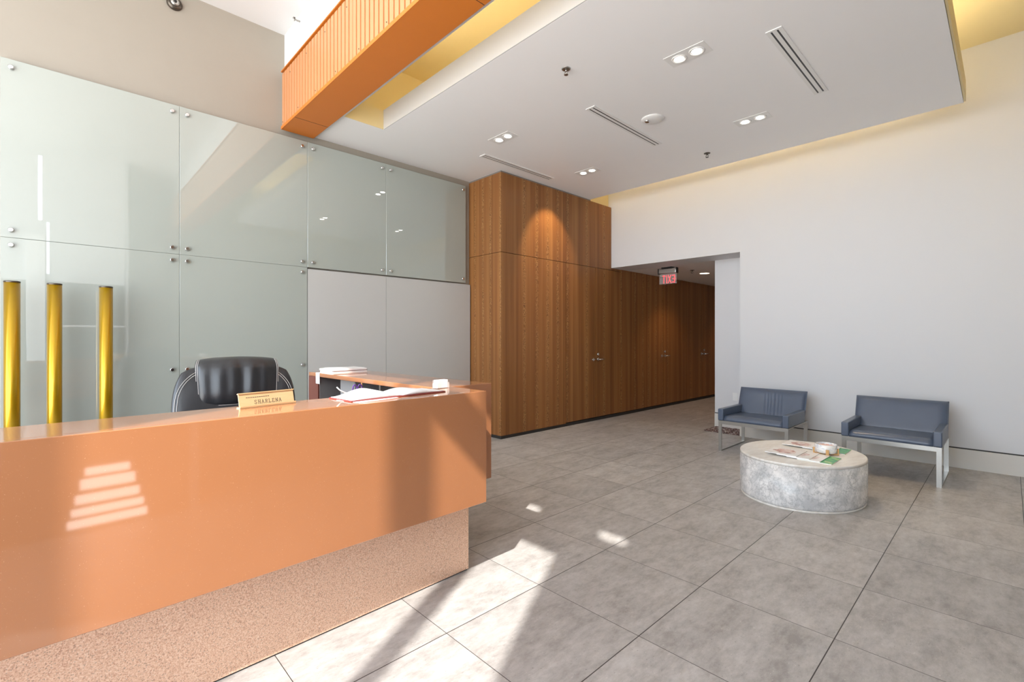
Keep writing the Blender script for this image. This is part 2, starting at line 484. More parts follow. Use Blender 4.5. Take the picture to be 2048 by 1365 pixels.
# ------------------------------------------------------------------ mesh helpers
class MB:
    def __init__(self):
        self.bm = bmesh.new()

    def box(self, x0, x1, y0, y1, z0, z1, rot=None):
        r = bmesh.ops.create_cube(self.bm, size=1.0)
        mt = Matrix.Translation(((x0 + x1) / 2, (y0 + y1) / 2, (z0 + z1) / 2)) @ Matrix.Diagonal((abs(x1 - x0), abs(y1 - y0), abs(z1 - z0), 1))
        if rot is not None:
            mt = rot @ mt
        bmesh.ops.transform(self.bm, matrix=mt, verts=r['verts'])
        return r['verts']

    def rbox(self, x0, x1, y0, y1, z0, z1, r=0.01, seg=3):
        b2 = bmesh.new()
        bmesh.ops.create_cube(b2, size=1.0)
        bmesh.ops.transform(b2, matrix=Matrix.Translation(((x0 + x1) / 2, (y0 + y1) / 2, (z0 + z1) / 2)) @ Matrix.Diagonal((x1 - x0, y1 - y0, z1 - z0, 1)), verts=b2.verts)
        bmesh.ops.bevel(b2, geom=list(b2.edges), offset=r, segments=seg, profile=0.5, affect='EDGES')
        big = sorted(b2.faces, key=lambda f: -f.calc_area())[:6]
        for f in b2.faces:
            f.smooth = f not in big and seg > 1
        self.merge(b2)

    def merge(self, b2, mat=None):
        if mat is not None:
            bmesh.ops.transform(b2, matrix=mat, verts=b2.verts)
        vm = {}
        for v in b2.verts:
            vm[v] = self.bm.verts.new(v.co)
        for f in b2.faces:
            try:
                nf = self.bm.faces.new([vm[v] for v in f.verts])
                nf.smooth = f.smooth
                nf.material_index = f.material_index
            except ValueError:
                pass
        b2.free()

    def cyl(self, p0, p1, r, r2=None, n=20, smooth=True):
        p0, p1 = Vector(p0), Vector(p1)
        d = p1 - p0
        b2 = bmesh.new()
        bmesh.ops.create_cone(b2, cap_ends=True, segments=n, radius1=r, radius2=r if r2 is None else r2, depth=d.length)
        if smooth:
            for f in b2.faces:
                f.smooth = len(f.verts) == 4
        q = d.to_track_quat('Z', 'Y').to_matrix().to_4x4()
        self.merge(b2, Matrix.Translation((p0 + p1) / 2) @ q)

    def tube(self, pts, r, n=8, closed=False):
        pts = [Vector(p) for p in pts]
        rings = []
        N = len(pts)
        up = Vector((0, 0, 1))
        prev = None
        for i, p in enumerate(pts):
            a = pts[(i - 1) % N] if (closed or i > 0) else p
            b = pts[(i + 1) % N] if (closed or i < N - 1) else p
            t = (b - a).normalized()
            if prev is None:
                ref = up if abs(t.dot(up)) < 0.95 else Vector((1, 0, 0))
                nx = t.cross(ref).normalized()
            else:
                nx = (prev - t * prev.dot(t)).normalized()
            prev = nx
            ny = t.cross(nx)
            rings.append([self.bm.verts.new(p + nx * math.cos(k * 2 * math.pi / n) * r + ny * math.sin(k * 2 * math.pi / n) * r) for k in range(n)])
        M_ = N if closed else N - 1
        for i in range(M_):
            A, B = rings[i], rings[(i + 1) % N]
            for k in range(n):
                f = self.bm.faces.new((A[k], A[(k + 1) % n], B[(k + 1) % n], B[k]))
                f.smooth = True
        if not closed:
            self.bm.faces.new(list(reversed(rings[0])))
            self.bm.faces.new(rings[-1])

    def lathe(self, prof, n=32, center=(0, 0, 0), sx=1.0, sy=1.0, rot=0.0):
        rings = []
        cr, sr = math.cos(rot), math.sin(rot)
        for (r, z) in prof:
            ring = []
            for k in range(n):
                a = 2 * math.pi * k / n
                x, y = r * math.cos(a) * sx, r * math.sin(a) * sy
                ring.append(self.bm.verts.new((center[0] + x * cr - y * sr, center[1] + x * sr + y * cr, center[2] + z)))
            rings.append(ring)
        for i in range(len(rings) - 1):
            for k in range(n):
                f = self.bm.faces.new((rings[i][k], rings[i][(k + 1) % n], rings[i + 1][(k + 1) % n], rings[i + 1][k]))
                f.smooth = True
        self.bm.faces.new(list(reversed(rings[0])))
        self.bm.faces.new(rings[-1])

    def prism(self, poly, z0, z1, axis='z'):
        def P(a, b, c):
            return {'z': (a, b, c), 'y': (a, c, b), 'x': (c, a, b)}[axis]
        A = [self.bm.verts.new(P(a, b, z0)) for a, b in poly]
        B = [self.bm.verts.new(P(a, b, z1)) for a, b in poly]
        self.bm.faces.new(A)
        self.bm.faces.new(list(reversed(B)))
        for i in range(len(poly)):
            j = (i + 1) % len(poly)
            self.bm.faces.new((A[i], B[i], B[j], A[j]))

    def sheet(self, fn, nu, nv, thick_fn=None):
        """grid surface fn(u,v) with a back made by thick_fn(u,v)"""
        F = [[self.bm.verts.new(fn(i / nu, j / nv)) for j in range(nv + 1)] for i in range(nu + 1)]
        B = [[self.bm.verts.new(thick_fn(i / nu, j / nv)) for j in range(nv + 1)] for i in range(nu + 1)]
        def q(*v):
            f = self.bm.faces.new(v); f.smooth = True
        for i in range(nu):
            for j in range(nv):
                q(F[i][j], F[i + 1][j], F[i + 1][j + 1], F[i][j + 1])
                q(B[i][j], B[i][j + 1], B[i + 1][j + 1], B[i + 1][j])
        for i in range(nu):
            q(F[i][0], B[i][0], B[i + 1][0], F[i + 1][0])
            q(F[i][nv], F[i + 1][nv], B[i + 1][nv], B[i][nv])
        for j in range(nv):
            q(F[0][j], F[0][j + 1], B[0][j + 1], B[0][j])
            q(F[nu][j], B[nu][j], B[nu][j + 1], F[nu][j + 1])

    def build(self, name, mat, parent=None, xf=None):
        bmesh.ops.recalc_face_normals(self.bm, faces=self.bm.faces)
        if xf is not None:
            bmesh.ops.transform(self.bm, matrix=xf, verts=self.bm.verts)
        me = bpy.data.meshes.new(name)
        self.bm.to_mesh(me)
        self.bm.free()
        mats = mat if isinstance(mat, (list, tuple)) else [mat]
        for mm in mats:
            me.materials.append(MAT[mm] if isinstance(mm, str) else mm)
        o = bpy.data.objects.new(name, me)
        COL.objects.link(o)
        if parent is not None:
            o.parent = parent
        return o


def boxes(name, mat, lst, parent=None, xf=None):
    m = MB()
    for b in lst:
        m.box(*b)
    return m.build(name, mat, parent, xf)


def structure(o):
    o['kind'] = 'structure'
    return o


def tag(o, label, cat, group=None):
    o['label'] = label
    o['category'] = cat
    if group:
        o['group'] = group
    return o


def empty(name, loc=(0, 0, 0), rz=0.0):
    o = bpy.data.objects.new(name, None)
    o.empty_display_size = 0.1
    o.location = loc
    o.rotation_euler = (0, 0, rz)
    COL.objects.link(o)
    return o


def thing(name, label, cat, loc=(0, 0, 0), rz=0.0, group=None):
    return tag(empty(name, loc, rz), label, cat, group)


def copy_tree(o, parent=None):
    kids = list(o.children)
    c = o.copy()
    COL.objects.link(c)
    if parent is not None:
        c.parent = parent
    for k in kids:
        copy_tree(k, c)
    return c


def wall_cells(a0, a1, z0, z1, holes):
    """rectangles of a wall left around rectangular holes"""
    As = sorted({a0, a1, *[h[0] for h in holes], *[h[1] for h in holes]})
    Zs = sorted({z0, z1, *[h[2] for h in holes], *[h[3] for h in holes]})
    out = []
    for i in range(len(As) - 1):
        run = None
        for j in range(len(Zs) - 1):
            ca, cz = (As[i] + As[i + 1]) / 2, (Zs[j] + Zs[j + 1]) / 2
            inside = any(h[0] < ca < h[1] and h[2] < cz < h[3] for h in holes)
            if inside:
                if run:
                    out.append(run); run = None
            else:
                run = (As[i], As[i + 1], run[2] if run else Zs[j], Zs[j + 1])
        if run:
            out.append(run)
    return out


# ================================================================== SETTING
YE = -0.62                   # entrance wall close behind the camera
XL, YB = -1.5, -4.0          # window wall behind the camera on the left, rear wall
YG = 5.20                    # wall behind the glass panels
XR = 6.61                    # white wall on the right
ZC = 3.49                    # dropped ceiling
ZH = 4.46                    # high ceiling on the left
ZU = 4.23                    # upper ceiling over the dropped slab

structure(boxes('floor', 'floor', [(-1.6, 14.2, -0.68, 5.6, -0.1, 0.0), (0.85, 14.2, -4.2, -0.68, -0.1, 0.0)]))

# left wall behind the glass
structure(boxes('wall_left', 'beige_wall', [(XL - 0.1, 14.2, YG, YG + 0.2, 0, ZH + 0.2)]))
structure(boxes('ceiling_high', 'white_high', [(XL, 1.86, YE - 0.06, YG, ZH, ZH + 0.15), (0.85, 1.86, YB - 0.1, YE - 0.06, ZH, ZH + 0.15)]))
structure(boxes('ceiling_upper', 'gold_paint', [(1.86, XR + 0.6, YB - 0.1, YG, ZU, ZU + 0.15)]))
structure(boxes('wall_bulkhead', 'white_high', [(1.70, 1.86, YB, YG, 3.50, ZH)]))

# dropped ceiling slab, strip by the wood wall and narrow strip beside the beam
m = MB()
m.box(2.46, 6.04, 0.29, 4.51, ZC, ZC + 0.2)
m.box(1.97, 4.40, 4.51, YG, ZC, ZC + 0.2)
m.box(4.40, 6.04, 4.51, 4.60, ZC, ZC + 0.2)
m.box(1.95, 2.03, YB, 4.51, ZC, ZC + 0.08)
structure(m.build('ceiling', 'white_ceiling'))
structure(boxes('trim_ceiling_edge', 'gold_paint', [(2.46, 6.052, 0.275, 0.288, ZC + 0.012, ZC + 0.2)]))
structure(boxes('trim_slab_edge', 'grey_white', [(2.45, 2.459, 0.29, 4.501, ZC + 0.0005, ZC + 0.2)]))  # added plate, shade put into its grey over the white slab edge
structure(boxes('trim_slot_end', 'gold_paint', [(2.032, 2.458, 4.502, 4.509, ZC + 0.002, ZC + 0.2)]))
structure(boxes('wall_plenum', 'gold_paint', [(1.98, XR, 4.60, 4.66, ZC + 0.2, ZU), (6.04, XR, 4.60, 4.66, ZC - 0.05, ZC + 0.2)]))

# white wall with the corridor opening
structure(boxes('wall_right', 'white_wall', [(XR, 7.08, YB - 0.1, 2.492, 0.0, ZU + 0.1), (XR, 7.08, 2.492, YG, 2.47, ZU + 0.1)]))
structure(boxes('wall_corridor', 'white_wall', [(7.08, 14.0, 2.40, 3.03, 0, 2.62)]))
structure(boxes('wall_corridor_end', 'white_wall', [(14.0, 14.2, 2.3, YG, 0, 2.62)]))
structure(boxes('ceiling_corridor', 'white_ceiling', [(7.08, 14.1, 3.03, YG, 2.47, 2.6)]))
m = MB()
m.box(XR - 0.012, XR, YB, 2.492, 0, 0.195)
structure(m.build('baseboard_right', 'baseboard'))
structure(boxes('trim_1', 'dark_paint', [(XR - 0.004, XR, YB, 2.492, 0.195, 0.207)]))
structure(boxes('baseboard_recess', 'baseboard', [(7.068, 7.08, 2.492, 3.03, 0, 0.195)]))
structure(boxes('trim_2', 'dark_paint', [(7.076, 7.08, 2.492, 3.03, 0.195, 0.207)]))

# glazed wall behind the camera on the left; unseen sheet added outside to block the sun, holes shaped to cast its patches
HOLES = [(-0.108, 0.36, 0.9, 3.86), (0.494, 1.026, 0.9, 3.86),
         (0.205, 0.81, 4.15, 4.41), (0.95, 2.25, 4.15, 4.41), (-0.56, -0.36, 4.25, 4.39)]
ZA = 4.52
def gobo_pt(yw, hh):
    dx = (ZA - hh) * 0.877 / TAN_E
    return (XL - dx, yw - 0.48 / 0.877 * dx)
m = MB()
for a0, a1, h0, h1 in wall_cells(-5.0, YG + 0.4, -0.9, ZA + 0.02, HOLES):
    m.prism([gobo_pt(a0, h0), gobo_pt(a1, h0), gobo_pt(a1, h1), gobo_pt(a0, h1)], ZA, ZA + 0.03)
structure(m.build('trim_canopy', 'white_wall'))
m = MB()
for a0, a1, z0, z1 in wall_cells(YE, YG, 0.0, ZH + 0.1, [(YE + 0.02, 4.9, 0.12, ZH - 0.015)]):
    m.box(XL - 0.01, XL, a0, a1, z0, z1)
structure(m.build('wall_front', 'white_wall'))
# rear wall and the side wall of the entrance recess behind the camera
structure(boxes('wall_rear', 'white_wall', [(0.85, XR, YB - 0.1, YB, 0.0, ZH + 0.1)]))
structure(boxes('wall_side', 'white_wall', [(0.85, 0.91, YB, YE, 0.0, ZH + 0.1)]))
# entrance wall: dark below with added slots, white above with two added slits
SL = [(a, b, z0, z1) for a, b, z0, z1 in ((0.155, 0.59, 0.02, 0.085), (0.175, 0.57, 0.10, 0.16), (0.195, 0.545, 0.18, 0.25), (0.22, 0.52, 0.275, 0.355), (0.245, 0.49, 0.37, 0.43))]  # openings shaped to give a bright reflection in the desk front
m = MB()
for a0, a1, z0, z1 in wall_cells(XL, 0.91, 0.0, 2.25, SL):
    m.box(a0, a1, YE - 0.03, YE, z0, z1)
structure(m.build('wall_entrance', 'dark_panel'))
m = MB()
for a0, a1, z0, z1 in wall_cells(XL, 0.91, 2.25, ZH + 0.1, [(-0.235, -0.185, 3.24, 4.30), (-0.135, -0.10, 2.37, 3.22)]):  # slits put in to mirror as bright strips in the glass
    m.box(a0, a1, YE - 0.03, YE, z0, z1)
structure(m.build('wall_entrance_upper', 'white_wall'))
structure(boxes('trim_entrance_jamb', 'white_ceiling', [(-0.37, -0.15, YE, YE + 0.03, 0.48, 3.0)]))  # white panel added in place of a frosted sidelight
structure(boxes('trim_entrance_bar', 'white_ceiling', [(0.05, 0.87, YE, YE + 0.04, 1.50, 1.53)]))
portal('portal_front', (XL - 0.02, 2.14, 2.28), (1, 0, 0), 4.32, 5.5)

# orange beam
beam = structure(empty('beam'))
BX0, BX1, BZ0, BZ1 = 1.65, 1.975, 3.45, 4.045
boxes('soffit', 'orange_metal', [(BX0, BX1, YB, YG - 0.06, BZ0, BZ0 + 0.012)], beam)
boxes('top_cap', 'orange_metal', [(BX0 - 0.004, 1.70, YB, YG - 0.06, BZ1 - 0.012, BZ1)], beam)
boxes('bottom_lip', 'orange_metal', [(BX0 - 0.004, BX0 + 0.012, YB, YG - 0.06, BZ0, BZ0 + 0.03)], beam)
boxes('back_plate', 'orange_metal', [(BX1 - 0.012, BX1, YB, YG - 0.06, BZ0, ZC + 0.05)], beam)
PIT = 0.0705
def ribs(y1, y0):
    """corrugated sheet between two heights, profile runs along y"""
    poly = []
    y = y1
    while y > y0 + 0.01:
        poly += [(y, 0.026), (y - PIT * 0.04, 0.002), (y - PIT * 0.78, 0.002), (y - PIT * 0.84, 0.026)]
        y -= PIT
    mm = MB()
    pa = [(BX0 + d + 0.004, yy) for yy, d in poly]
    A = [mm.bm.verts.new((x, yy, BZ0 + 0.03)) for x, yy in pa]
    B = [mm.bm.verts.new((x, yy, BZ1 - 0.03)) for x, yy in pa]
    A2 = [mm.bm.verts.new((x + 0.0025, yy, BZ0 + 0.03)) for x, yy in pa]
    B2 = [mm.bm.verts.new((x + 0.0025, yy, BZ1 - 0.03)) for x, yy in pa]
    for i in range(len(pa) - 1):
        mm.bm.faces.new((A[i], A[i + 1], B[i + 1], B[i]))
        mm.bm.faces.new((A2[i + 1], A2[i], B2[i], B2[i + 1]))
        mm.bm.faces.new((B[i], B[i + 1], B2[i + 1], B2[i]))
        mm.bm.faces.new((A[i + 1], A[i], A2[i], A2[i + 1]))
    return mm
SEAMS = [YG - 0.06, 3.53, 1.09, -1.4]
for a, b in zip(SEAMS, SEAMS[1:]):
    ribs(a - 0.004, b).build('corrugated_sheet', 'orange_sheet', beam)
boxes('backing', 'orange_metal', [(BX0 + 0.034, 1.70, YB, YG - 0.06, BZ0 + 0.012, BZ1 - 0.012)], beam)
for y in (4.76, 2.32):
    boxes('soffit_joint', 'dark_paint', [(BX0 + 0.002, BX1, y - 0.002, y + 0.002, BZ0 - 0.0012, BZ0)], beam)
m = MB()
for k in range(7):
    for zz in (BZ0 + 0.07, BZ1 - 0.10):
        y = YG - 0.06 - 0.004 - PIT * (0.34 + 6 * k + (3 if zz > 3.7 else 0))
        m.cyl((BX0 + 0.007, y, zz), (BX0 + 0.002, y, zz), 0.004, n=8)
m.build('screw_row', 'bronze', beam)

# wood wall: fixed panels and full-height door leaves
YW = 4.54
WZ = 3.468
wood = structure(empty('wall_wood'))
SEAM = 2.433
D = 0.05
G = 0.003
boxes('upper_panel', 'wood', [(4.14, XR - 0.004, YW, YW + D, SEAM + G, WZ)], wood)
boxes('side_panel', 'wood', [(4.14, 4.14 + D, YW + D, YG, SEAM + G, WZ)], wood)
boxes('side_panel', 'wood', [(4.14, 4.14 + D, YW + D, YG, 0.045, SEAM - G)], wood)
boxes('lower_panel', 'wood', [(4.14, 5.447 - G, YW, YW + D, 0.045, SEAM - G)], wood)
boxes('lower_panel', 'wood', [(6.877 + G, 7.593 - G, YW, YW + D, 0.055, 2.47)], wood)
boxes('lower_panel', 'wood', [(9.022 + G, 9.272 - G, YW, YW + D, 0.055, 2.47)], wood)
boxes('lower_panel', 'wood', [(10.70 + G, 14.0, YW, YW + D, 0.055, 2.47)], wood)
boxes('filler', 'wood', [(XR - 0.003, 6.877, YW, YW + D, SEAM + G, 2.469)], wood)
boxes('backing', 'dark_paint', [(4.19, XR + 0.4, YW + D, YW + D + 0.02, 0.0, WZ), (7.0, 14.0, YW + D, YW + D + 0.02, 0.0, 2.47), (4.19, 4.21, YW + D, YG, 0.0, WZ)], wood)
boxes('kick', 'dark_paint', [(4.155, 14.0, YW + 0.012, YW + D, 0.0, 0.045), (4.155, 4.19, YW + D, YG, 0, 0.045)], wood)
boxes('reveal', 'reveal_grey', [(4.15, 6.06, YW + 0.012, YW + 0.1, WZ, ZC), (4.15, 4.2, YW + 0.1, YG, WZ, ZC)], wood)


def lever(parent, x, z, side, lock):
    h = MB()
    h.cyl((x, YW, z), (x, YW - 0.012, z), 0.024, n=20)
    h.cyl((x, YW - 0.012, z), (x, YW - 0.055, z), 0.009, n=12)
    h.cyl((x - 0.008 * side, YW - 0.05, z), (x + 0.105 * side, YW - 0.05, z), 0.010, n=12)
    h.build('door_handle', 'chrome', parent)
    if lock:
        k = MB()
        k.cyl((x, YW, z + 0.08), (x, YW - 0.014, z + 0.08), 0.022, n=20)
        k.cyl((x, YW - 0.014, z + 0.08), (x, YW - 0.02, z + 0.08), 0.012, n=16)
        k.build('door_lock', 'chrome', parent)


n_door = 0
for xa, xm, xb in ((5.447, 6.175, 6.877), (7.593, 8.306, 9.022), (9.272, 9.987, 10.70)):
    ztop = SEAM - G if xa < 6 else 2.466
    for (a, b, s_) in ((xa, xm, -1), (xm, xb, 1)):
        n_door += 1
        gap = 0.006
        top = ztop if b < 6.5 else (SEAM - G if a < 6.5 else 2.466)
        d_ = structure(boxes('door_%d' % n_door, 'wood', [(a + (G if s_ < 0 else gap), b - (gap if s_ < 0 else G), YW, YW + D - 0.004, 0.058, top)]))
        xh = b - 0.06 if s_ < 0 else a + 0.06
        lever(d_, xh, 0.975, s_, s_ > 0)

# grey painted doors under the right-hand glass
structure(boxes('door_7', 'grey_panel', [(1.919, 2.8355, YG - 0.05, YG - 0.02, 0.012, 2.052)]))
structure(boxes('door_8', 'grey_panel', [(2.8395, 4.12, YG - 0.05, YG - 0.02, 0.012, 2.052)]))
structure(boxes('trim_3', 'reveal_grey', [(1.93, 4.12, YG - 0.019, YG, 0.0, 2.05)]))


# ================================================================== GLASS PANELS
def glass_panel(x0, x1, z0, z1, spots, label):
    t = thing('glass_panel', label, 'glass panel', (x0, YG - 0.045, z0), 0, 'standoff glass wall panels')
    mm = MB()
    mm.rbox(0, x1 - x0, -0.006, 0.006, 0, z1 - z0, 0.0025, 1)
    mm.build('pane', 'glass_panel', t)
    for (x, z) in spots:
        s = MB()
        s.cyl((x - x0, -0.006, z - z0), (x - x0, -0.026, z - z0), 0.017, n=24)
        s.cyl((x - x0, -0.026, z - z0), (x - x0, -0.029, z - z0), 0.017, 0.013, n=24)
        s.cyl((x - x0, 0.006, z - z0), (x - x0, 0.0445, z - z0), 0.012, n=16)
        s.build('standoff', 'chrome', t)
    return t


GX = [-0.31, 0.789, 1.915, 2.838, 4.045]
ZT, ZM = 3.402, 2.068
g = 0.0008
O = 0.055
UP = ['large upper glass panel at the left frame edge, reflecting the ceiling lamp strips',
      'upper glass panel second from left, reflecting the ribbed orange beam',
      'green upper glass panel just right of the orange beam end, above the grey door',
      'green upper glass panel against the wood corner, rightmost of the glass panels']
for i in range(4):
    x0, x1 = GX[i] + g, GX[i + 1] - g
    sp = [(x0 + O, ZT - O - 0.01), (x1 - O, ZT - O - 0.01), (x0 + O, ZM + g + O), (x1 - O, ZM + g + O)]
    if i < 2:
        sp[2] = (x0 + O, ZM + g + O); sp[3] = (x1 - O, ZM + g + O)
    glass_panel(x0, x1, ZM + g, ZT, sp, UP[i])
LO = ['tall lower glass panel behind the three gold tubes', 'tall lower glass panel behind the black office chair']
for i in range(2):
    x0, x1 = GX[i] + g, GX[i + 1] - g
    sp = [(x0 + O, ZM - g - O), (x1 - O, ZM - g - O), (x0 + O, 1.035), (x1 - O, 1.035), (x0 + O, 0.1), (x1 - O, 0.1)]
    glass_panel(x0, x1, 0.02, ZM - g, sp, LO[i])

# ================================================================== GOLD TUBES
for i, (px, lab) in enumerate(((24, 'gold glossy vertical tube, leftmost of three in front of the glass'),
                               (109, 'gold glossy vertical tube, middle one of three in front of the glass'),
                               (212, 'gold glossy vertical tube, nearest of the three to the office chair'))):
    r_ = (px - 1024) / 950.0
    YT = 4.95
    z_ = YT / (math.sin(YAW) - r_ * math.cos(YAW))
    X_ = z_ * (math.cos(YAW) + r_ * math.sin(YAW))
    t = thing('gold_tube', lab, 'tube', (X_, YT, 0), 0, 'gold tubes by the glass wall')
    mm = MB()
    mm.cyl((0, 0, 0.012), (0, 0, 1.715), 0.043, n=48)
    mm.build('tube_body', 'tube', t)
    mm = MB()
    mm.lathe([(0.043, 0), (0.044, 0.002), (0.044, 0.010), (0.041, 0.012), (0.039, 0.012), (0.038, 0.004)], 48, (0, 0, 1.715))
    mm.build('end_cap', 'bronze', t)
    mm = MB()
    mm.lathe([(0.06, 0.0), (0.06, 0.009), (0.055, 0.012)], 32)
    mm.build('base_plate', 'bronze', t)

# ================================================================== RECEPTION DESK
DR = math.radians(1.3)
desk = thing('reception_desk', 'copper-orange L-shaped reception desk on a pink granite plinth', 'reception desk', (1.63, 1.90, 0), DR)
TOPZ, HANG = 1.04, 0.455
LX = -3.0            # far left end of the front run
mm = MB()
mm.rbox(LX, 0.0, 0.0, 0.03, HANG, TOPZ, 0.002, 1)
mm.rbox(-0.03, 0.0, 0.03, 0.28, HANG, TOPZ - 0.03, 0.002, 1)
mm.build('front_panel', 'counter', desk)
mm = MB(); mm.rbox(LX, 0.0, 0.0305, 0.300, TOPZ - 0.03, TOPZ, 0.002, 1)
mm.build('front_counter', 'counter', desk)
boxes('plinth', 'granite', [(LX, 0.062, 0.222, 0.262, 0.008, HANG + 0.09)], desk)
boxes('plinth_gap', 'dark_paint', [(LX, 0.056, 0.228, 0.258, 0.0, 0.008)], desk)
boxes('plinth_side', 'granite', [(0.02, 0.06, 0.262, 1.95, 0.0, HANG + 0.05)], desk)
# return
RY0, RY1, RX0, RX1 = 0.3005, 2.06, -0.100, 0.311
mm = MB(); mm.rbox(RX0, RX1, RY0 + 0.03, RY1, TOPZ - 0.03, TOPZ, 0.002, 1)
mm.build('return_counter', 'counter', desk)
mm = MB(); mm.rbox(RX1 - 0.03, RX1, RY0 + 0.03, RY1, HANG, TOPZ - 0.0305, 0.002, 1)
mm.rbox(RX0, RX1, RY0, RY0 + 0.0295, HANG, TOPZ, 0.002, 1)
mm.build('return_panel', 'counter', desk)
boxes('end_panel', 'maroon', [(RX0, RX1 - 0.03, RY1 - 0.18, RY1, 0.0, TOPZ - 0.031)], desk)
boxes('shelf_side', 'cubby_grey', [(RX0 + 0.012, 0.18, RY1 - 0.186, RY1 - 0.181, 0.745, TOPZ - 0.031)], desk)
boxes('shelf_back', 'cubby_grey', [(0.18, 0.20, RY0 + 0.03, RY1 - 0.18, 0.70, TOPZ - 0.031)], desk)
for y in (0.95, 1.36):
    boxes('shelf_divider', 'cubby_grey' if y > 1 else 'steel', [(RX0 + (0.05 if y > 1 else 0.02), 0.18, y, y + 0.018, 0.745, TOPZ - 0.031)], desk)
boxes('grey_bracket', 'binder', [(RX0 + 0.015, RX0 + 0.05, 0.42, 0.52, 0.745, TOPZ - 0.031)], desk)
boxes('work_surface', 'maroon', [(LX, RX0 + 0.0, 0.29, 0.86, 0.715, 0.745), (RX0 - 0.45, 0.18, 0.86, RY1 - 0.18, 0.715, 0.745), (RX0, 0.18, 0.335, 0.86, 0.715, 0.745)], desk)
boxes('leg_panel', 'maroon', [(-1.6, -1.57, 0.29, 0.84, 0, 0.715)], desk)
boxes('leg_panel', 'maroon', [(RX0 - 0.44, RX0 - 0.41, RY1 - 0.8, RY1 - 0.2, 0, 0.715)], desk)
DM = Matrix.Translation((1.63, 1.90, 0)) @ Matrix.Rotation(DR, 4, 'Z')


# ================================================================== OFFICE CHAIR
def pillow(mm, w, h, t0, t1, n=24, p=4.0, ex=2.6, cx=0, cz=0, y0=0, warp=None):
    """closed cushion in the x-z plane; bulges t0 towards -y and t1 towards +y"""
    def pt(u, v, side):
        a, b = 2 * u - 1, 2 * v - 1
        x = a * math.sqrt(max(0, 1 - 0.5 * abs(b) ** p * 0.22))
        z = b * math.sqrt(max(0, 1 - 0.5 * abs(a) ** p * 0.22))
        bulge = (max(0, 1 - abs(a) ** ex) ** 0.5) * (max(0, 1 - abs(b) ** ex) ** 0.5)
        co = Vector((cx + x * w / 2, y0 - t0 * bulge if side == 0 else y0 + t1 * bulge, cz + z * h / 2))
        return warp(co, a, b) if warp else co
    mm.sheet(lambda u, v: pt(u, v, 0), n, n, lambda u, v: pt(u, v, 1))


chair = thing('office_chair', 'black leather high-back office chair with pale stitching behind the desk', 'office chair', (0.79, 3.30, 0), math.radians(-10))
def lean(co, a, b):
    return Vector((co.x, co.y + (co.z - 0.5) * 0.16, co.z))
def back_warp(co, a, b):
    # shoulders drop at the sides, wings come forward
    z = co.z - 0.03 * abs(a) ** 3 * (1 if b > 0 else 0) * max(b, 0) ** 2
    y = co.y - 0.07 * abs(a) ** 2.2
    return lean(Vector((co.x * (1.0 - 0.10 * max(b, 0) ** 3 - 0.04 * max(-b, 0)), y, z)), a, b)
mm = MB()
pillow(mm, 0.665, 0.69, 0.10, 0.09, 56, 4, 2.6, 0.01, 0.815, 0.0, back_warp)
mm.build('backrest', 'leather_black', chair)
def pad_warp(co, a, b):
    y = co.y + 0.006 * math.sin(a * 9 + 1.2) * (1 - abs(a)) + 0.004 * math.sin(a * 17) * (1 - b * b)
    x = co.x * (1.0 - 0.06 * (1 - b) * 0.5)
    return lean(Vector((x, y + 0.05 * max(b - 0.55, 0) ** 2 * 4, co.z + 0.012 * math.cos(a * 1.5) * max(b, 0))), a, b)
mm = MB()
pillow(mm, 0.465, 0.285, 0.075, 0.13, 64, 5, 3.4, 0.02, 1.046, -0.065, pad_warp)
mm.build('head_pad', 'leather_black', chair)
# lower lumbar roll
mm = MB()
pillow(mm, 0.50, 0.34, 0.06, 0.05, 20, 4, 2.8, 0.0, 0.73, -0.06, lambda co, a, b: lean(co, a, b))
mm.build('lumbar_pad', 'leather_black', chair)
# stitching along pad and wings
def pad_edge(t, off):
    pts = []
    n = 44
    for i in range(n + 1):
        s = i / n
        if s < 0.36:
            a, b = -1, 1 - 2 * (s / 0.36)
        elif s < 0.64:
            a, b = -1 + 2 * (s - 0.36) / 0.28, -1
        else:
            a, b = 1, -1 + 2 * (s - 0.64) / 0.36
        aa, bb = a * off, b * off if b < 0 else b
        p_ = 5.0; ex = 3.4
        x = aa * math.sqrt(max(0, 1 - 0.5 * abs(bb) ** p_ * 0.22)); z = bb * math.sqrt(max(0, 1 - 0.5 * abs(aa) ** p_ * 0.22))
        bul = (max(0, 1 - abs(aa) ** ex) ** 0.5) * (max(0, 1 - abs(min(bb, 0.93)) ** ex) ** 0.5)
        co = Vector((0.02 + x * 0.2325, -0.065 - 0.075 * bul, 1.046 + z * 0.1425))
        pts.append(pad_warp(co, aa, bb) + Vector((0, -0.003, 0)))
    return pts
mm = MB()
mm.tube(pad_edge(0, 0.972), 0.0015, 6)
mm.tube(pad_edge(0, 0.935), 0.0013, 6)
mm.build('pad_stitching', 'thread', chair)
for sgn in (-1, 1):
    mm = MB()
    for off in (0.955, 0.915):
        pts = []
        for i in range(30):
            tt = math.radians(-20 + 98 * i / 29)
            a = sgn * off * abs(math.cos(tt)) ** 0.42
            b = off * math.copysign(abs(math.sin(tt)) ** 0.42, math.sin(tt))
            bu = (max(0, 1 - abs(a) ** 2.6) ** 0.5) * (max(0, 1 - abs(b) ** 2.6) ** 0.5)
            x = a * math.sqrt(1 - 0.11 * abs(b) ** 4); z = b * math.sqrt(1 - 0.11 * abs(a) ** 4)
            pts.append(back_warp(Vector((0.01 + x * 0.3325, -0.10 * bu - 0.003, 0.815 + z * 0.345)), a, b))
        mm.tube(pts, 0.0014, 6)
    mm.build('wing_stitching', 'thread', chair)
mm = MB()
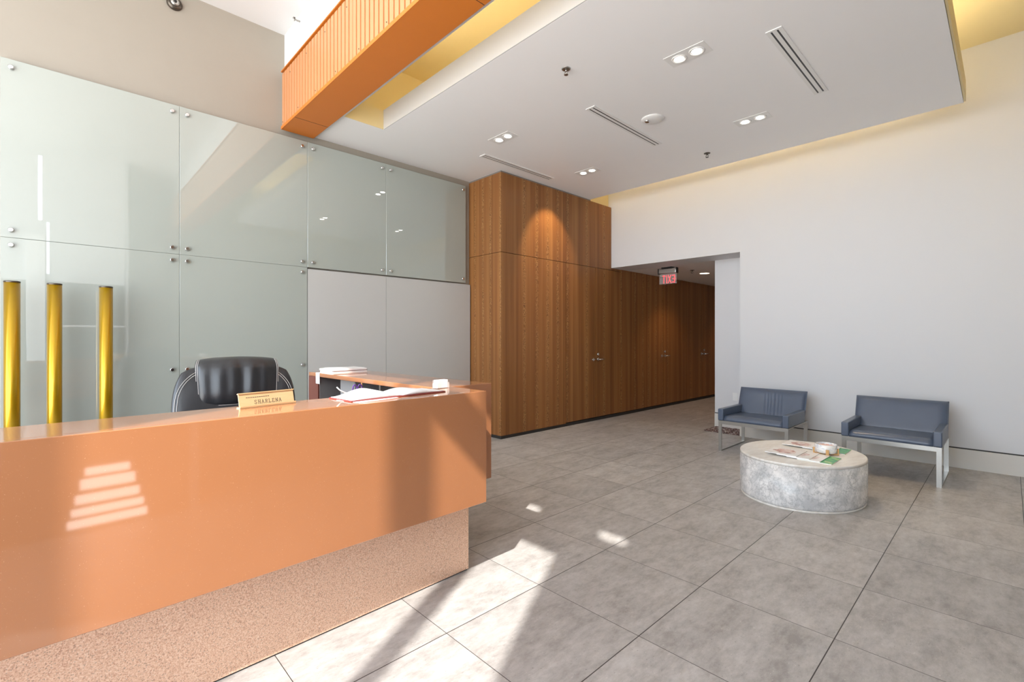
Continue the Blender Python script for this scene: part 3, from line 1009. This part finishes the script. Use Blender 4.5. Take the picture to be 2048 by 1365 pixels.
def seat_pt(u, v, top):
    a, b = 2 * u - 1, 2 * v - 1
    bl = (max(0, 1 - abs(a) ** 4) ** 0.5) * (max(0, 1 - abs(b) ** 4) ** 0.5)
    return Vector((a * 0.29, -0.22 + b * 0.28, 0.46 + (0.07 * bl if top else -0.05 * bl)))
mm.sheet(lambda u, v: seat_pt(u, v, True), 20, 20, lambda u, v: seat_pt(u, v, False))
mm.build('seat', 'leather_black', chair)
for sgn in (-1, 1):
    mm = MB()
    x = sgn * 0.33
    mm.tube([(x * 0.85, -0.1, 0.44), (x, -0.38, 0.47), (x * 1.02, -0.42, 0.58), (x, -0.36, 0.66), (x, -0.10, 0.67), (x * 0.98, 0.02, 0.64)], 0.025, 10)
    mm.build('armrest', 'black', chair)
mm = MB(); mm.cyl((0, -0.2, 0.09), (0, -0.2, 0.42), 0.03, n=16); mm.build('gas_lift', 'black', chair)
mm = MB(); mm.rbox(-0.1, 0.1, -0.32, -0.08, 0.40, 0.435, 0.008)
mm.box(-0.04, 0.04, -0.12, 0.06, 0.405, 0.43); mm.box(-0.04, 0.04, 0.04, 0.075, 0.405, 0.62); mm.build('tilt_mechanism', 'black', chair)
mm = MB()
for k in range(5):
    a = k * 2 * math.pi / 5 + 0.3
    mm.cyl((0.02 * math.cos(a), -0.2 + 0.02 * math.sin(a), 0.11), (0.31 * math.cos(a), -0.2 + 0.31 * math.sin(a), 0.075), 0.026, 0.016, n=12)
mm.build('star_base', 'black', chair)
for k in range(5):
    a = k * 2 * math.pi / 5 + 0.3
    x, y = 0.31 * math.cos(a), -0.2 + 0.31 * math.sin(a)
    mm = MB()
    dx, dy = -math.sin(a) * 0.02, math.cos(a) * 0.02
    mm.cyl((x - dx, y - dy, 0.028), (x + dx, y + dy, 0.028), 0.028, n=20)
    mm.cyl((x, y, 0.03), (x, y, 0.08), 0.008, n=10)
    mm.build('caster', 'black', chair)

# ================================================================== THINGS ON THE DESK
def desk_pt(X, Y):
    """world point on the counter top"""
    return (X, Y, TOPZ)


# name plate
PR = math.radians(9.5)
plate = thing('name_plate', 'small gold name plate engraved SHARLENA standing on the desk counter', 'name plate', (0.515, 2.085, TOPZ), PR)
mm = MB()
tilt = Matrix.Rotation(math.radians(-14), 4, 'X')
mm.box(0.0, 0.222, 0.0, 0.004, 0.004, 0.058, tilt)
mm.build('plate_face', 'plate_gold', plate)
mm = MB()
mm.box(-0.002, 0.224, -0.010, 0.022, 0.0, 0.004)
mm.box(-0.002, 0.224, -0.010, -0.006, 0.0, 0.010)
mm.box(-0.002, 0.224, -0.004, 0.007, 0.057, 0.0605, tilt)
mm.build('holder', 'plate_gold', plate)
LET = {
    'S': [[(0.9, .80), (0.75, .97), (0.5, 1), (0.22, .95), (0.12, .75), (0.3, .57), (0.65, .45), (0.88, .28), (0.78, .06), (0.5, 0), (0.2, .04), (0.1, .22)]],
    'H': [[(.2, 0), (.2, 1)], [(.85, 0), (.85, 1)], [(.2, .5), (.85, .5)], [(.05, 0), (.35, 0)], [(.05, 1), (.35, 1)], [(.7, 0), (1, 0)], [(.7, 1), (1, 1)]],
    'A': [[(.1, 0), (.5, 1), (.9, 0)], [(.27, .38), (.73, .38)], [(0, 0), (.25, 0)], [(.75, 0), (1, 0)]],
    'R': [[(.2, 0), (.2, 1)], [(.05, 1), (.6, 1), (.85, .88), (.85, .66), (.6, .52), (.2, .52)], [(.5, .52), (.9, 0), (1, 0)], [(.05, 0), (.38, 0)]],
    'L': [[(.2, 0), (.2, 1)], [(.05, 1), (.4, 1)], [(.05, 0), (.85, 0), (.9, .22)]],
    'E': [[(.2, 0), (.2, 1)], [(.05, 1), (.8, 1), (.84, .8)], [(.2, .52), (.65, .52)], [(.05, 0), (.84, 0), (.9, .2)]],
    'N': [[(.15, 0), (.15, 1), (.85, 0), (.85, 1)], [(0, 0), (.3, 0)], [(.7, 1), (1, 1)], [(0, 1), (.15, 1)]],
    'X': [[(.05, 0), (.95, 1)], [(.05, 1), (.95, 0)]], 'I': [[(.5, 0), (.5, 1)]], 'T': [[(.5, 0), (.5, 1)], [(.02, 1), (.98, 1)]],
}


def stroke(mm, P, w, y0, y1, rot=None):
    for (x0, z0), (x1, z1) in zip(P, P[1:]):
        d = Vector((x1 - x0, z1 - z0)); L = d.length
        if L < 1e-6:
            continue
        d /= L
        nx = Vector((-d.y, d.x)) * w / 2
        a = Vector((x0, z0)) - d * w * 0.3; b = Vector((x1, z1)) + d * w * 0.3
        q = [a + nx, a - nx, b - nx, b + nx]
        A = [mm.bm.verts.new((p.x, y0, p.y)) for p in q]; B = [mm.bm.verts.new((p.x, y1, p.y)) for p in q]
        vs = A + B
        mm.bm.faces.new(A); mm.bm.faces.new(list(reversed(B)))
        for i in range(4):
            j = (i + 1) % 4
            mm.bm.faces.new((A[i], B[i], B[j], A[j]))
        if rot is not None:
            bmesh.ops.transform(mm.bm, matrix=rot, verts=vs)


mm = MB()
x = 0.058
for ch in 'SHARLENA':
    for pl in LET[ch]:
        stroke(mm, [(x + px * 0.0105, 0.014 + pz * 0.0145) for px, pz in pl], 0.0017, -0.0006, 0.0005, tilt)
    x += 0.0142
for k in range(11):
    stroke(mm, [(0.028 + k * 0.0085, 0.041), (0.033 + k * 0.0085, 0.041)], 0.0028, -0.0005, 0.0005, tilt)
mm.build('engraving', 'ink', plate)

# open visitor book
book = thing('open_book', 'open white-paged register book lying on the sunlit desk counter', 'book', (1.172, 2.083, TOPZ), math.radians(4.5))
mm = MB(); mm.rbox(-0.265, 0.265, -0.098, 0.098, 0.0, 0.005, 0.001, 1)
mm.build('cover', 'red_cover', book)
for sgn in (-1, 1):
    mm = MB()
    def pg(u, v, top, sgn=sgn):
        a = u
        zt = 0.007 + (0.040 if sgn < 0 else 0.022) * math.sin(math.pi * min(1, a * 1.02)) ** 1.3 * (1.15 - a) * (0.75 + 0.25 * v)
        return Vector((sgn * (0.004 + 0.255 * a), -0.092 + 0.184 * v, max(zt, 0.0075) if top else 0.0055))
    mm.sheet(lambda u, v: pg(u, v, True), 16, 4, lambda u, v: pg(u, v, False))
    mm.build('page_block', 'paper', book)
t = tag(boxes('paper_sheet', 'paper', [(-0.12, 0.10, -0.10, 0.06, 0, 0.0012)]), 'loose white sheet slipped out under the open book, toward the desk edge', 'paper')
t.location = (1.03, 2.045, TOPZ); t.rotation_euler = (0, 0, math.radians(12))
# white cable behind the book
mm = MB()
mm.tube([(0.06, 0.0, 0.003), (0.03, 0.002, 0.004), (0.0, 0.004, 0.008), (-0.03, 0.005, 0.016), (-0.055, 0.004, 0.030), (-0.07, 0.003, 0.045)], 0.0028, 8)
t = tag(mm.build('white_cable', 'white_plastic'), 'thin white curved cable rising behind the open book', 'cable')
t.location = (1.02, 2.186, TOPZ + 0.001)

# business card holder
CH = 0.86
ch_ = thing('card_holder', 'clear card holder filled with white cards near the desk corner', 'card holder', (1.532, 2.176, TOPZ), math.radians(8))
mm = MB()
mm.rbox(-0.052, 0.052, -0.028, 0.028, 0, 0.004, 0.001, 1)
mm.box(-0.050, -0.030, -0.026, -0.022, 0.004, 0.040)
mm.box(0.030, 0.050, -0.026, -0.022, 0.004, 0.040)
mm.box(-0.050, 0.050, 0.016, 0.019, 0.004, 0.055)
mm.box(-0.052, -0.049, -0.026, 0.018, 0.004, 0.034)
mm.box(0.049, 0.052, -0.026, 0.018, 0.004, 0.034)
mm.build('holder_tray', 'clear', ch_)
mm = MB()
for k in range(6):
    mm.box(-0.044, 0.044, -0.020 + k * 0.006, -0.0165 + k * 0.006, 0.0045, 0.0545)
mm.build('card_stack', 'paper', ch_)
ch_.scale = (CH, CH, CH)

# papers at the far end of the return counter
fx, fy = 1.70, 3.78
t = thing('paper_stack', 'stack of white papers and folders on the far end of the return counter', 'papers', (fx, fy, TOPZ), math.radians(3))
for k, (dx, dy, w, h, th, mname) in enumerate(((0.0, 0.0, 0.30, 0.21, 0.012, 'paper'), (0.006, -0.004, 0.295, 0.205, 0.004, 'maroon'), (-0.004, 0.003, 0.30, 0.215, 0.014, 'paper'), (0.01, 0.006, 0.26, 0.18, 0.004, 'white_plastic'))):
    z0 = [0, 0.012, 0.016, 0.03][k]
    boxes('paper_layer', mname, [(dx - w / 2, dx + w / 2, dy - h / 2, dy + h / 2, z0, z0 + th)], t)
t = tag(boxes('hanging_note', 'paper', [(-0.0012, 0.0, -0.035, 0.035, -0.085, 0.0), (-0.0012, 0.05, -0.035, 0.035, 0.0, 0.0012)]), 'small white note folded over the inner edge of the return counter', 'note')
t.location = (1.4862, 3.78, TOPZ + 0.0005); t.rotation_euler = (0, 0, DR)

# pen cup with scissors on the work surface
cx_, cy_ = 1.462, 3.02
t = thing('pen_cup', 'white pen cup on the work surface under the return counter', 'pen cup', (cx_, cy_, 0.745))
mm = MB(); mm.lathe([(0.032, 0), (0.036, 0.004), (0.038, 0.20), (0.035, 0.20), (0.033, 0.008)], 28); mm.build('cup_body', 'white_plastic', t)
sc = thing('scissors', 'purple-handled scissors standing in the white pen cup', 'scissors', (cx_ - 0.012, cy_ - 0.004, 0.755))
mm = MB(); mm.box(-0.004, 0.004, -0.001, 0.001, 0.0, 0.19); mm.build('blades', 'steel', sc)
for sgn in (-1, 1):
    mm = MB()
    mm.tube([(sgn * 0.018 + 0.015 * math.cos(q * math.pi / 8), 0, 0.22 + 0.030 * math.sin(q * math.pi / 8)) for q in range(16)], 0.0045, 8, True)
    mm.build('finger_loop', 'purple', sc)
pn = thing('pen', 'pale pen standing beside the scissors in the pen cup', 'pen', (cx_ + 0.016, cy_ + 0.004, 0.754))
mm = MB(); mm.cyl((0, 0, 0.0), (0.006, 0.0, 0.26), 0.004, n=10); mm.build('barrel', 'oak', pn)
bd = tag(boxes('binder', 'binder', [(0, 0.05, 0, 0.24, 0, 0.25)]), 'grey ring binder standing in the left shelf bay', 'binder')
bd.location = (1.60, 3.38, 0.746)

# ================================================================== ARMCHAIRS
def armchair(label, loc, wrinkles):
    t = thing('armchair', label, 'armchair', loc, 0, 'slate leather armchairs along the white wall')
    W = 0.372
    # seat cushion
    mm = MB()
    def sp(u, v, top):
        a, b = 2 * u - 1, v            # a across, b from front to back
        x = 0.012 + 0.60 * b
        fr = 0.035 * (1 - (1 - min(b / 0.10, 1)) ** 2) ** 0.5
        zt = 0.375 + fr + 0.012 * (1 - a * a) * math.sin(math.pi * min(b + 0.15, 1)) - 0.012 * b
        return Vector((x, a * (W - 0.062), zt if top else 0.352))
    mm.sheet(lambda u, v: sp(u, v, True), 16, 24, lambda u, v: sp(u, v, False))
    mm.build('seat', 'leather_slate', t)
    # backrest, leaning back a little
    mm = MB()
    def bp(u, v, front):
        a, b = 2 * u - 1, v
        z = 0.36 + 0.335 * b
        xm = 0.57 + 0.13 * b
        th = 0.05
        ed = (max(0, 1 - abs(a) ** 10) ** 0.5) * (max(0, 1 - abs(2 * b - 1) ** 12) ** 0.5)
        x = xm - th * ed if front else xm + th * 0.55 * ed
        if wrinkles and front:
            for (c0, am) in wrinkles:
                x -= am * math.exp(-((a - c0 - 0.05 * b) / 0.022) ** 2) * math.sin(math.pi * b) ** 0.7
            x += 0.012 * math.exp(-((a + 0.0) / 0.4) ** 2) * math.sin(math.pi * b)
        return Vector((x, a * W, z))
    mm.sheet(lambda u, v: bp(u, v, True), 72, 24, lambda u, v: bp(u, v, False))
    mm.build('backrest', 'leather_slate', t)
    for sgn in (-1, 1):
        mm = MB()
        y0, y1 = sorted((sgn * W, sgn * (W - 0.062)))
        mm.rbox(0.0, 0.60, y0, y1, 0.354, 0.49, 0.010, 3)
        mm.build('arm', 'leather_slate', t)
    bw = 0.036
    for sgn in (-1, 1):
        mm = MB()
        y0, y1 = sorted((sgn * (W - 0.004), sgn * (W - 0.004 - bw)))
        mm.box(0.008, 0.008 + 0.012, y0, y1, 0.012, 0.352)
        mm.box(0.70, 0.712, y0, y1, 0.012, 0.352)
        mm.box(0.008, 0.712, y0, y1, 0.0, 0.012)
        mm.box(0.020, 0.70, y0, y1, 0.340, 0.352)
        mm.build('leg_frame', 'steel', t)
    boxes('front_rail', 'steel', [(0.010, 0.026, -W + 0.04, W - 0.04, 0.312, 0.352)], t)
    boxes('rear_rail', 'steel', [(0.694, 0.71, -W + 0.04, W - 0.04, 0.312, 0.352)], t)
    return t


armchair('dark slate leather armchair with creased back, beside the corridor opening', (5.585, 1.985, 0), [(-0.40, 0.004), (-0.30, 0.006), (-0.20, 0.006), (-0.08, 0.008), (0.0, 0.006), (0.10, 0.004)])
ac2 = armchair('dark slate leather armchair with smooth back, at the right behind the marble table', (5.59, 0.775, 0), None)
boxes('hang_tag', 'red_tag', [(0.60, 0.66, 0.25, 0.30, 0.325, 0.35)], ac2)

# ================================================================== MARBLE TABLE
TC, TA, TB, TR, TH = (4.527, 1.212), 0.51, 0.446, math.radians(-9.5), 0.357
table = thing('coffee_table', 'low oval white marble coffee table in front of the armchairs', 'coffee table', (TC[0], TC[1], 0), TR)
mm = MB()
mm.lathe([(0.975, 0.014), (0.985, 0.022), (0.995, 0.03), (1.0, 0.04), (1.0, TH - 0.022)], 96, (0, 0, 0), TA, TB)
mm.build('table_drum', 'marble', table)
mm = MB()
mm.lathe([(1.0, TH - 0.022), (1.0, TH - 0.006), (0.995, TH - 0.0015), (0.985, TH)], 96, (0, 0, 0), TA, TB)
mm.build('table_top', 'marble_top', table)
mm = MB()
mm.lathe([(0.985, 0.0), (0.985, 0.010), (0.975, 0.014)], 96, (0, 0, 0), TA, TB)
mm.build('base_ring', 'marble_top', table)


def magazine(label, x0, x1, y0, y1, z, mat, rz):
    t = thing('magazine', label, 'magazine', ((x0 + x1) / 2, (y0 + y1) / 2, z), rz, 'magazines fanned on the marble table')
    w, h = (x1 - x0) / 2, (y1 - y0) / 2
    boxes('pages', 'paper', [(-w + 0.001, w - 0.001, -h + 0.001, h - 0.001, 0, 0.0052)], t)
    boxes('cover', mat, [(-w, w, -h, h, 0.0052, 0.006)], t)


fan_front = [('green-covered magazine at the right end of the front fan', 0.921, 0, mat_cover('green_cover', GREEN, 1, 14, False)),
             ('pale pink-patterned magazine, third from left in the front fan', 0.997, 1, mat_cover('pale_cover', PALE, 2, 22)),
             ('pink-patterned magazine, second from left in the front fan', 1.070, 2, mat_cover('pink_cover', PALE, 5, 22)),
             ('white magazine with a large pink picture, leftmost in the front fan', 1.158, 3, mat_cover('picture_cover', PINK, 3, 13))]
for lab, y0, k, mt in fan_front:
    magazine(lab, 4.222, 4.492, y0, y0 + 0.235, TH + k * 0.0061, mt, math.radians(-1.5))
fan_back = [('green-covered magazine behind the bowl, at the right end of the rear fan', 0.930, 0, mat_cover('green_cover_rear', GREEN, 4, 14, False)),
            ('pale magazine behind the bowl, second from right in the rear fan', 1.005, 1, mat_cover('pale_cover_rear', PALE, 6, 22)),
            ('white magazine with a dark red picture, leftmost in the rear fan', 1.165, 2, mat_cover('picture_cover_rear', PINK, 7, 13))]
for lab, y0, k, mt in fan_back:
    magazine(lab, 4.672, 4.90, y0, y0 + 0.235, TH + k * 0.0061, mt, 0.0)

# bowl in its wooden stand
bx, by = 4.583, 1.045
st = thing('bowl_stand', 'light wooden four-post stand holding the white bowl on the marble table', 'stand', (bx, by, TH))
mm = MB()
mm.box(-0.088, 0.088, -0.010, 0.010, 0.0, 0.012)
mm.box(-0.010, 0.010, -0.088, 0.088, 0.0, 0.012)
mm.build('cross_base', 'oak', st, Matrix.Rotation(math.radians(20), 4, 'Z'))
for k in range(4):
    mm = MB(); mm.rbox(0.079, 0.090, -0.011, 0.011, 0.0, 0.052, 0.002, 1)
    mm.build('post', 'oak', st, Matrix.Rotation(math.radians(20 + 90 * k), 4, 'Z'))
mm = MB()
mm.lathe([(0.055, 0.0), (0.072, 0.008), (0.077, 0.03), (0.078, 0.072), (0.075, 0.074), (0.073, 0.07), (0.071, 0.03), (0.06, 0.013)], 48)
mb_ = M('white_glazed_bowl')
fz = mb_.noise(mb_.mapping(mb_.obj(), (1, 1, 2)), 22.0, 4, 0.6, 1.0)
mb_.set(color=mb_.ramp(fz, [(0.35, (0.55, 0.60, 0.68, 1)), (0.5, (0.82, 0.82, 0.82, 1)), (0.7, (0.84, 0.80, 0.76, 1))]), rough=0.2)
MAT['bowl'] = mb_.m
bw_ = thing('bowl', 'white glazed bowl with grey-blue streaks resting in the wooden stand', 'bowl', (bx, by, TH + 0.0125))
mm.build('bowl_body', 'bowl', bw_)
mm = MB()
for k in range(26):
    a = k * 2.4; r_ = 0.05 * math.sqrt((k + 0.5) / 26)
    b2 = bmesh.new()
    bmesh.ops.create_icosphere(b2, subdivisions=1, radius=0.012)
    for f in b2.faces: f.smooth = True
    mm.merge(b2, Matrix.Translation((r_ * math.cos(a), r_ * math.sin(a), 0.058 + 0.004 * random.random())) @ Matrix.Diagonal((1, 0.8, 0.7, 1)))
MAT['petals'] = plain('pale_pink_wrapping', (0.75, 0.50, 0.44, 1), 0.5, 0.2, 90)
t = mm.build('wrapped_sweets', 'petals')
t.location = (bx, by, TH + 0.0125)
tag(t, 'pale pink wrapped sweets filling the white bowl', 'sweets'); t['kind'] = 'stuff'

# ================================================================== PEBBLES IN THE RECESS
mm = MB()
MAT['stone_dark'] = plain('dark_pebble', (0.10, 0.055, 0.05, 1), 0.5, 0.2, 30)
MAT['stone_mid'] = plain('brown_pebble', (0.22, 0.13, 0.115, 1), 0.5, 0.2, 30)
MAT['stone_pale'] = plain('pale_pebble', (0.50, 0.43, 0.40, 1), 0.5, 0.1, 30)
def in_bed(x, y):
    return 6.625 < x < 7.06 and 2.50 < y < 3.00 + 0.04 * (x - 6.62)
n = 0
for i in range(24):
    for j in range(28):
        x = 6.63 + 0.018 * i + random.uniform(-0.006, 0.006); y = 2.505 + 0.018 * j + random.uniform(-0.006, 0.006)
        if not in_bed(x, y):
            continue
        b2 = bmesh.new()
        bmesh.ops.create_icosphere(b2, subdivisions=1, radius=1.0)
        mi = random.choices((0, 1, 2), (0.45, 0.33, 0.22))[0]
        for f in b2.faces:
            f.smooth = True; f.material_index = mi
        s_ = random.uniform(0.008, 0.0125)
        mm.merge(b2, Matrix.Translation((x, y, s_ * 0.55)) @ Matrix.Rotation(random.uniform(0, 3.1), 4, 'Z') @ Matrix.Diagonal((s_ * 1.3, s_, s_ * 0.6, 1)))
peb = mm.build('pebbles', ['stone_dark', 'stone_mid', 'stone_pale'])
tag(peb, 'bed of brown and white pebbles on the floor of the wall recess', 'pebbles'); peb['kind'] = 'stuff'

# ================================================================== SERVICES
def spot(parent_loc, target, energy, size, blend, col=(1, 0.86, 0.68), rad=0.03):
    d = bpy.data.lights.new('lamp_beam', 'SPOT')
    d.energy = energy; d.spot_size = math.radians(size); d.spot_blend = blend; d.color = col; d.shadow_soft_size = rad
    o = bpy.data.objects.new('lamp_beam', d)
    o.location = parent_loc
    o.rotation_euler = (Vector(target) - Vector(parent_loc)).to_track_quat('-Z', 'Y').to_euler()
    COL.objects.link(o)


def downlight(label, X, Y):
    t = thing('downlight', label, 'ceiling light', (X, Y, ZC), 0, 'twin downlights in the dropped ceiling')
    mm = MB()
    mm.rbox(-0.085, 0.085, -0.16, 0.16, -0.004, 0.0, 0.0015, 1)
    mm.build('trim_plate', 'white_plastic', t)
    for s_ in (-1, 1):
        mm = MB()
        mm.lathe([(0.058, -0.004), (0.056, -0.009), (0.047, -0.009), (0.045, -0.005)], 36, (0, s_ * 0.07, 0))
        r_ = mm.build('reflector_ring', 'white_plastic', t)
        mm = MB()
        mm.cyl((0, s_ * 0.07, -0.0045), (0, s_ * 0.07, -0.0065), 0.036, n=32)
        mm.build('lamp', 'lamp_warm', r_)
    return t


downlight('twin recessed downlight nearest the near right of the dropped ceiling', 3.487, 1.70)
downlight('twin recessed downlight with the bright flare, closest to the white wall', 4.986, 1.76)
downlight('twin recessed downlight above the near corner of the wood wall', 3.492, 3.79)
downlight('twin recessed downlight close to the wood wall face', 4.998, 3.80)
spot((4.998, 3.87, 3.475), (5.06, 4.54, 2.55), 62, 62, 0.55, (1, 0.72, 0.38))
spot((4.998, 3.73, 3.475), (5.0, 3.5, 0), 28, 75, 0.8)
spot((3.492, 3.86, 3.475), (3.3, 4.6, 0), 22, 80, 0.9)
spot((3.492, 3.72, 3.475), (3.5, 3.5, 0), 22, 75, 0.9)
spot((3.487, 1.77, 3.475), (3.5, 1.7, 0), 26, 75, 0.9)
spot((4.986, 1.69, 3.475), (5.25, 0.8, 0), 60, 45, 0.7, (1, 0.78, 0.52))


def vent(label, X0, X1, Y):
    t = thing('ceiling_vent', label, 'ceiling vent', (X0, Y, ZC), 0, 'linear slot vents in the dropped ceiling')
    L = X1 - X0
    mm = MB()
    for a, b in ((-0.052, -0.026), (-0.014, 0.014), (0.026, 0.052)):
        mm.box(0.02, L - 0.02, a, b, -0.006, 0)
    mm.box(0, 0.02, -0.052, 0.052, -0.006, 0); mm.box(L - 0.02, L, -0.052, 0.052, -0.006, 0)
    mm.build('frame', 'white_plastic', t)
    for a, b in ((-0.026, -0.014), (0.014, 0.026)):
        boxes('slot', 'black', [(0.02, L - 0.02, a, b, -0.0055, 0)], t)


vent('linear ceiling vent at the upper right, nearest the white wall corner', 3.635, 4.875, 1.145)
vent('linear ceiling vent in the middle of the dropped ceiling, beside the smoke detector', 3.62, 4.87, 2.725)
vent('linear ceiling vent running along the top of the wood wall', 3.64, 4.87, 4.32)


def sprinkler(label, loc, mname='bronze'):
    t = thing('sprinkler', label, 'sprinkler', loc, 0, 'fire sprinklers')
    mm = MB(); mm.lathe([(0.036, 0.0), (0.036, -0.003), (0.028, -0.006), (0.018, -0.007)], 28); mm.build('escutcheon', mname, t)
    mm = MB()
    mm.cyl((0, 0, -0.005), (0, 0, -0.022), 0.008, n=12)
    mm.tube([(0, -0.008, -0.02), (0, -0.016, -0.032), (0, -0.004, -0.046)], 0.0028, 8)
    mm.tube([(0, 0.008, -0.02), (0, 0.016, -0.032), (0, 0.004, -0.046)], 0.0028, 8)
    mm.build('frame_arms', mname, t)
    mm = MB()
    mm.cyl((0, 0, -0.046), (0, 0, -0.049), 0.017, n=16)
    mm.build('deflector', mname, t)
    return t


sprinkler('metal sprinkler head in the dropped ceiling, near the gold slot', (2.963, 2.469, ZC), 'steel')
sprinkler('dark sprinkler head in the dropped ceiling close to the white wall', (5.52, 2.454, ZC))
sprinkler('dark sprinkler head in the corridor ceiling beside the round light', (7.81, 3.73, 2.47))
sw = thing('sidewall_sprinkler', 'small white sidewall sprinkler on the bulkhead above the orange beam', 'sprinkler', (1.70, 4.748, 4.385))
mm = MB(); mm.cyl((0, 0, 0), (-0.005, 0, 0), 0.032, n=24); mm.build('escutcheon', 'white_plastic', sw)
mm = MB(); mm.cyl((-0.005, 0, 0), (-0.05, 0, 0), 0.008, n=12); mm.box(-0.056, -0.052, -0.014, 0.014, -0.012, 0.012); mm.box(-0.07, -0.05, -0.014, 0.014, 0.011, 0.013); mm.build('nozzle', 'steel', sw)

sd = thing('smoke_detector', 'round white smoke detector on the dropped ceiling', 'smoke detector', (4.259, 2.441, ZC))
mm = MB(); mm.lathe([(0.108, 0.0), (0.108, -0.008), (0.100, -0.014), (0.075, -0.022), (0.03, -0.026)], 48); mm.build('housing', 'white_plastic', sd)
mm = MB(); mm.lathe([(0.026, -0.018), (0.026, -0.030), (0.018, -0.036)], 24, (-0.04, 0.035, 0)); mm.build('sensor_dome', 'chrome', sd)

cm = thing('security_camera', 'dark dome security camera high on the beige wall', 'security camera', (0.757, YG, 4.33))
def on_wall(mm):
    return Matrix.Rotation(math.radians(90), 4, 'X')
mm = MB(); mm.lathe([(0.058, 0.0), (0.060, 0.012), (0.056, 0.022), (0.046, 0.032), (0.036, 0.034)], 40); mm.build('housing', 'bronze', cm, on_wall(mm))
mm = MB(); mm.lathe([(0.034, 0.03), (0.034, 0.044), (0.026, 0.050), (0.012, 0.051)], 32); mm.build('lens_turret', 'steel', cm, on_wall(mm) )
mm = MB(); mm.lathe([(0.012, 0.051), (0.012, 0.056), (0.006, 0.058)], 20); mm.build('lens', 'black', cm, on_wall(mm))
mm = MB()
for k in range(12):
    a = k * math.pi / 6
    mm.cyl((0.020 * math.cos(a), -0.050, 0.020 * math.sin(a)), (0.020 * math.cos(a), -0.0525, 0.020 * math.sin(a)), 0.0028, n=8)
mm.build('infrared_ring', 'white_plastic', cm)

# corridor light and exit sign
cl = thing('corridor_light', 'round warm downlight in the corridor ceiling', 'ceiling light', (8.33, 3.75, 2.47))
mm = MB(); mm.lathe([(0.10, 0.0), (0.098, -0.005), (0.082, -0.006), (0.08, -0.002)], 40); mm.build('trim_ring', 'white_plastic', cl)
mm = MB(); mm.cyl((0, 0, -0.0025), (0, 0, -0.0045), 0.079, n=36); mm.build('lamp', 'lamp_corridor', cl)
spot((8.33, 3.75, 2.46), (8.33, 3.95, 0), 26, 110, 0.7, (1, 0.62, 0.3))
cl2 = copy_tree(cl); cl2.location = (11.2, 3.75, 2.47); cl2.name = 'trim_corridor_light'; cl2['kind'] = 'structure'
for k_ in ('label', 'category'):
    del cl2[k_]
spot((11.2, 3.75, 2.46), (11.2, 3.95, 0), 24, 110, 0.7, (1, 0.62, 0.3))

ex = thing('exit_sign', 'clear exit sign with red letters seen from behind, under the corridor ceiling', 'exit sign', (7.20, 3.85, 2.47))
boxes('canopy', 'black', [(-0.05, 0.05, -0.09, 0.09, -0.018, 0.0)], ex)
mm = MB(); mm.rbox(-0.03, 0.03, -0.155, 0.155, -0.105, -0.018, 0.012, 3); mm.build('housing', 'steel', ex)
for y0, y1 in ((-0.165, -0.155), (0.155, 0.165)):
    mm = MB(); mm.rbox(-0.033, 0.033, y0, y1, -0.108, -0.015, 0.004, 2); mm.build('end_cap', 'black', ex)
mm = MB(); mm.rbox(-0.004, 0.004, -0.15, 0.15, -0.272, -0.105, 0.0015, 1); mm.build('sign_pane', 'clear', ex)
# letters face the corridor, so they read mirrored from the lobby
mm = MB()
def exit_letters():
    w_, h_ = 0.045, 0.125
    x0 = -0.118
    for ch, wd in (('E', 0.046), ('X', 0.050), ('I', 0.014), ('T', 0.050)):
        strokes = {'E': [[(.1, 0), (.1, 1)], [(.1, .94), (1, .94)], [(.1, .5), (.85, .5)], [(.1, .06), (1, .06)]], 'X': LET['X'], 'I': LET['I'], 'T': [[(.5, 0), (.5, 1)], [(.02, .94), (.98, .94)]]}[ch]
        for pl in strokes:
            stroke(mm, [(x0 + px * wd, -0.255 + pz * h_) for px, pz in pl], 0.0160, -0.001, 0.001)
        x0 += wd + 0.019
    stroke(mm, [(-0.128, -0.225), (-0.140, -0.195), (-0.128, -0.165)], 0.004, -0.001, 0.001)
exit_letters()
# sign text runs along +y when read from +x; rotate local x onto y
mm.build('letters', 'red_plastic', ex, Matrix.Translation((0.0055, 0, 0)) @ Matrix.Rotation(math.radians(90), 4, 'Z'))

ol = thing('wall_outlet', 'white power outlet low on the recess wall by the left armchair', 'outlet', (7.08, 2.735, 0.465))
mm = MB(); mm.rbox(-0.006, 0, -0.036, 0.036, -0.058, 0.058, 0.002, 2); mm.build('cover_plate', 'white_plastic', ol)
mm = MB(); mm.box(-0.009, -0.006, -0.017, 0.017, 0.008, 0.04); mm.box(-0.009, -0.006, -0.017, 0.017, -0.04, -0.008); mm.build('socket', 'white_plastic', ol)

# cove lighting strips lying on top of the slab edges
def led(label, b, mname='led_strip'):
    return structure(boxes('trim_cove_light', mname, [b]))
led('warm light strip on the slab edge along the white wall', (5.93, 5.95, 0.5, 4.4, ZC + 0.2, ZC + 0.212))
led('warm light strip on the near slab edge by the gold ceiling', (2.6, 5.85, 0.40, 0.42, ZC + 0.2, ZC + 0.212))
led('warm light strip on the slab edge along the slot beside the beam', (2.55, 2.57, 0.5, 3.95, ZC + 0.2, ZC + 0.212), 'led_strip_soft')
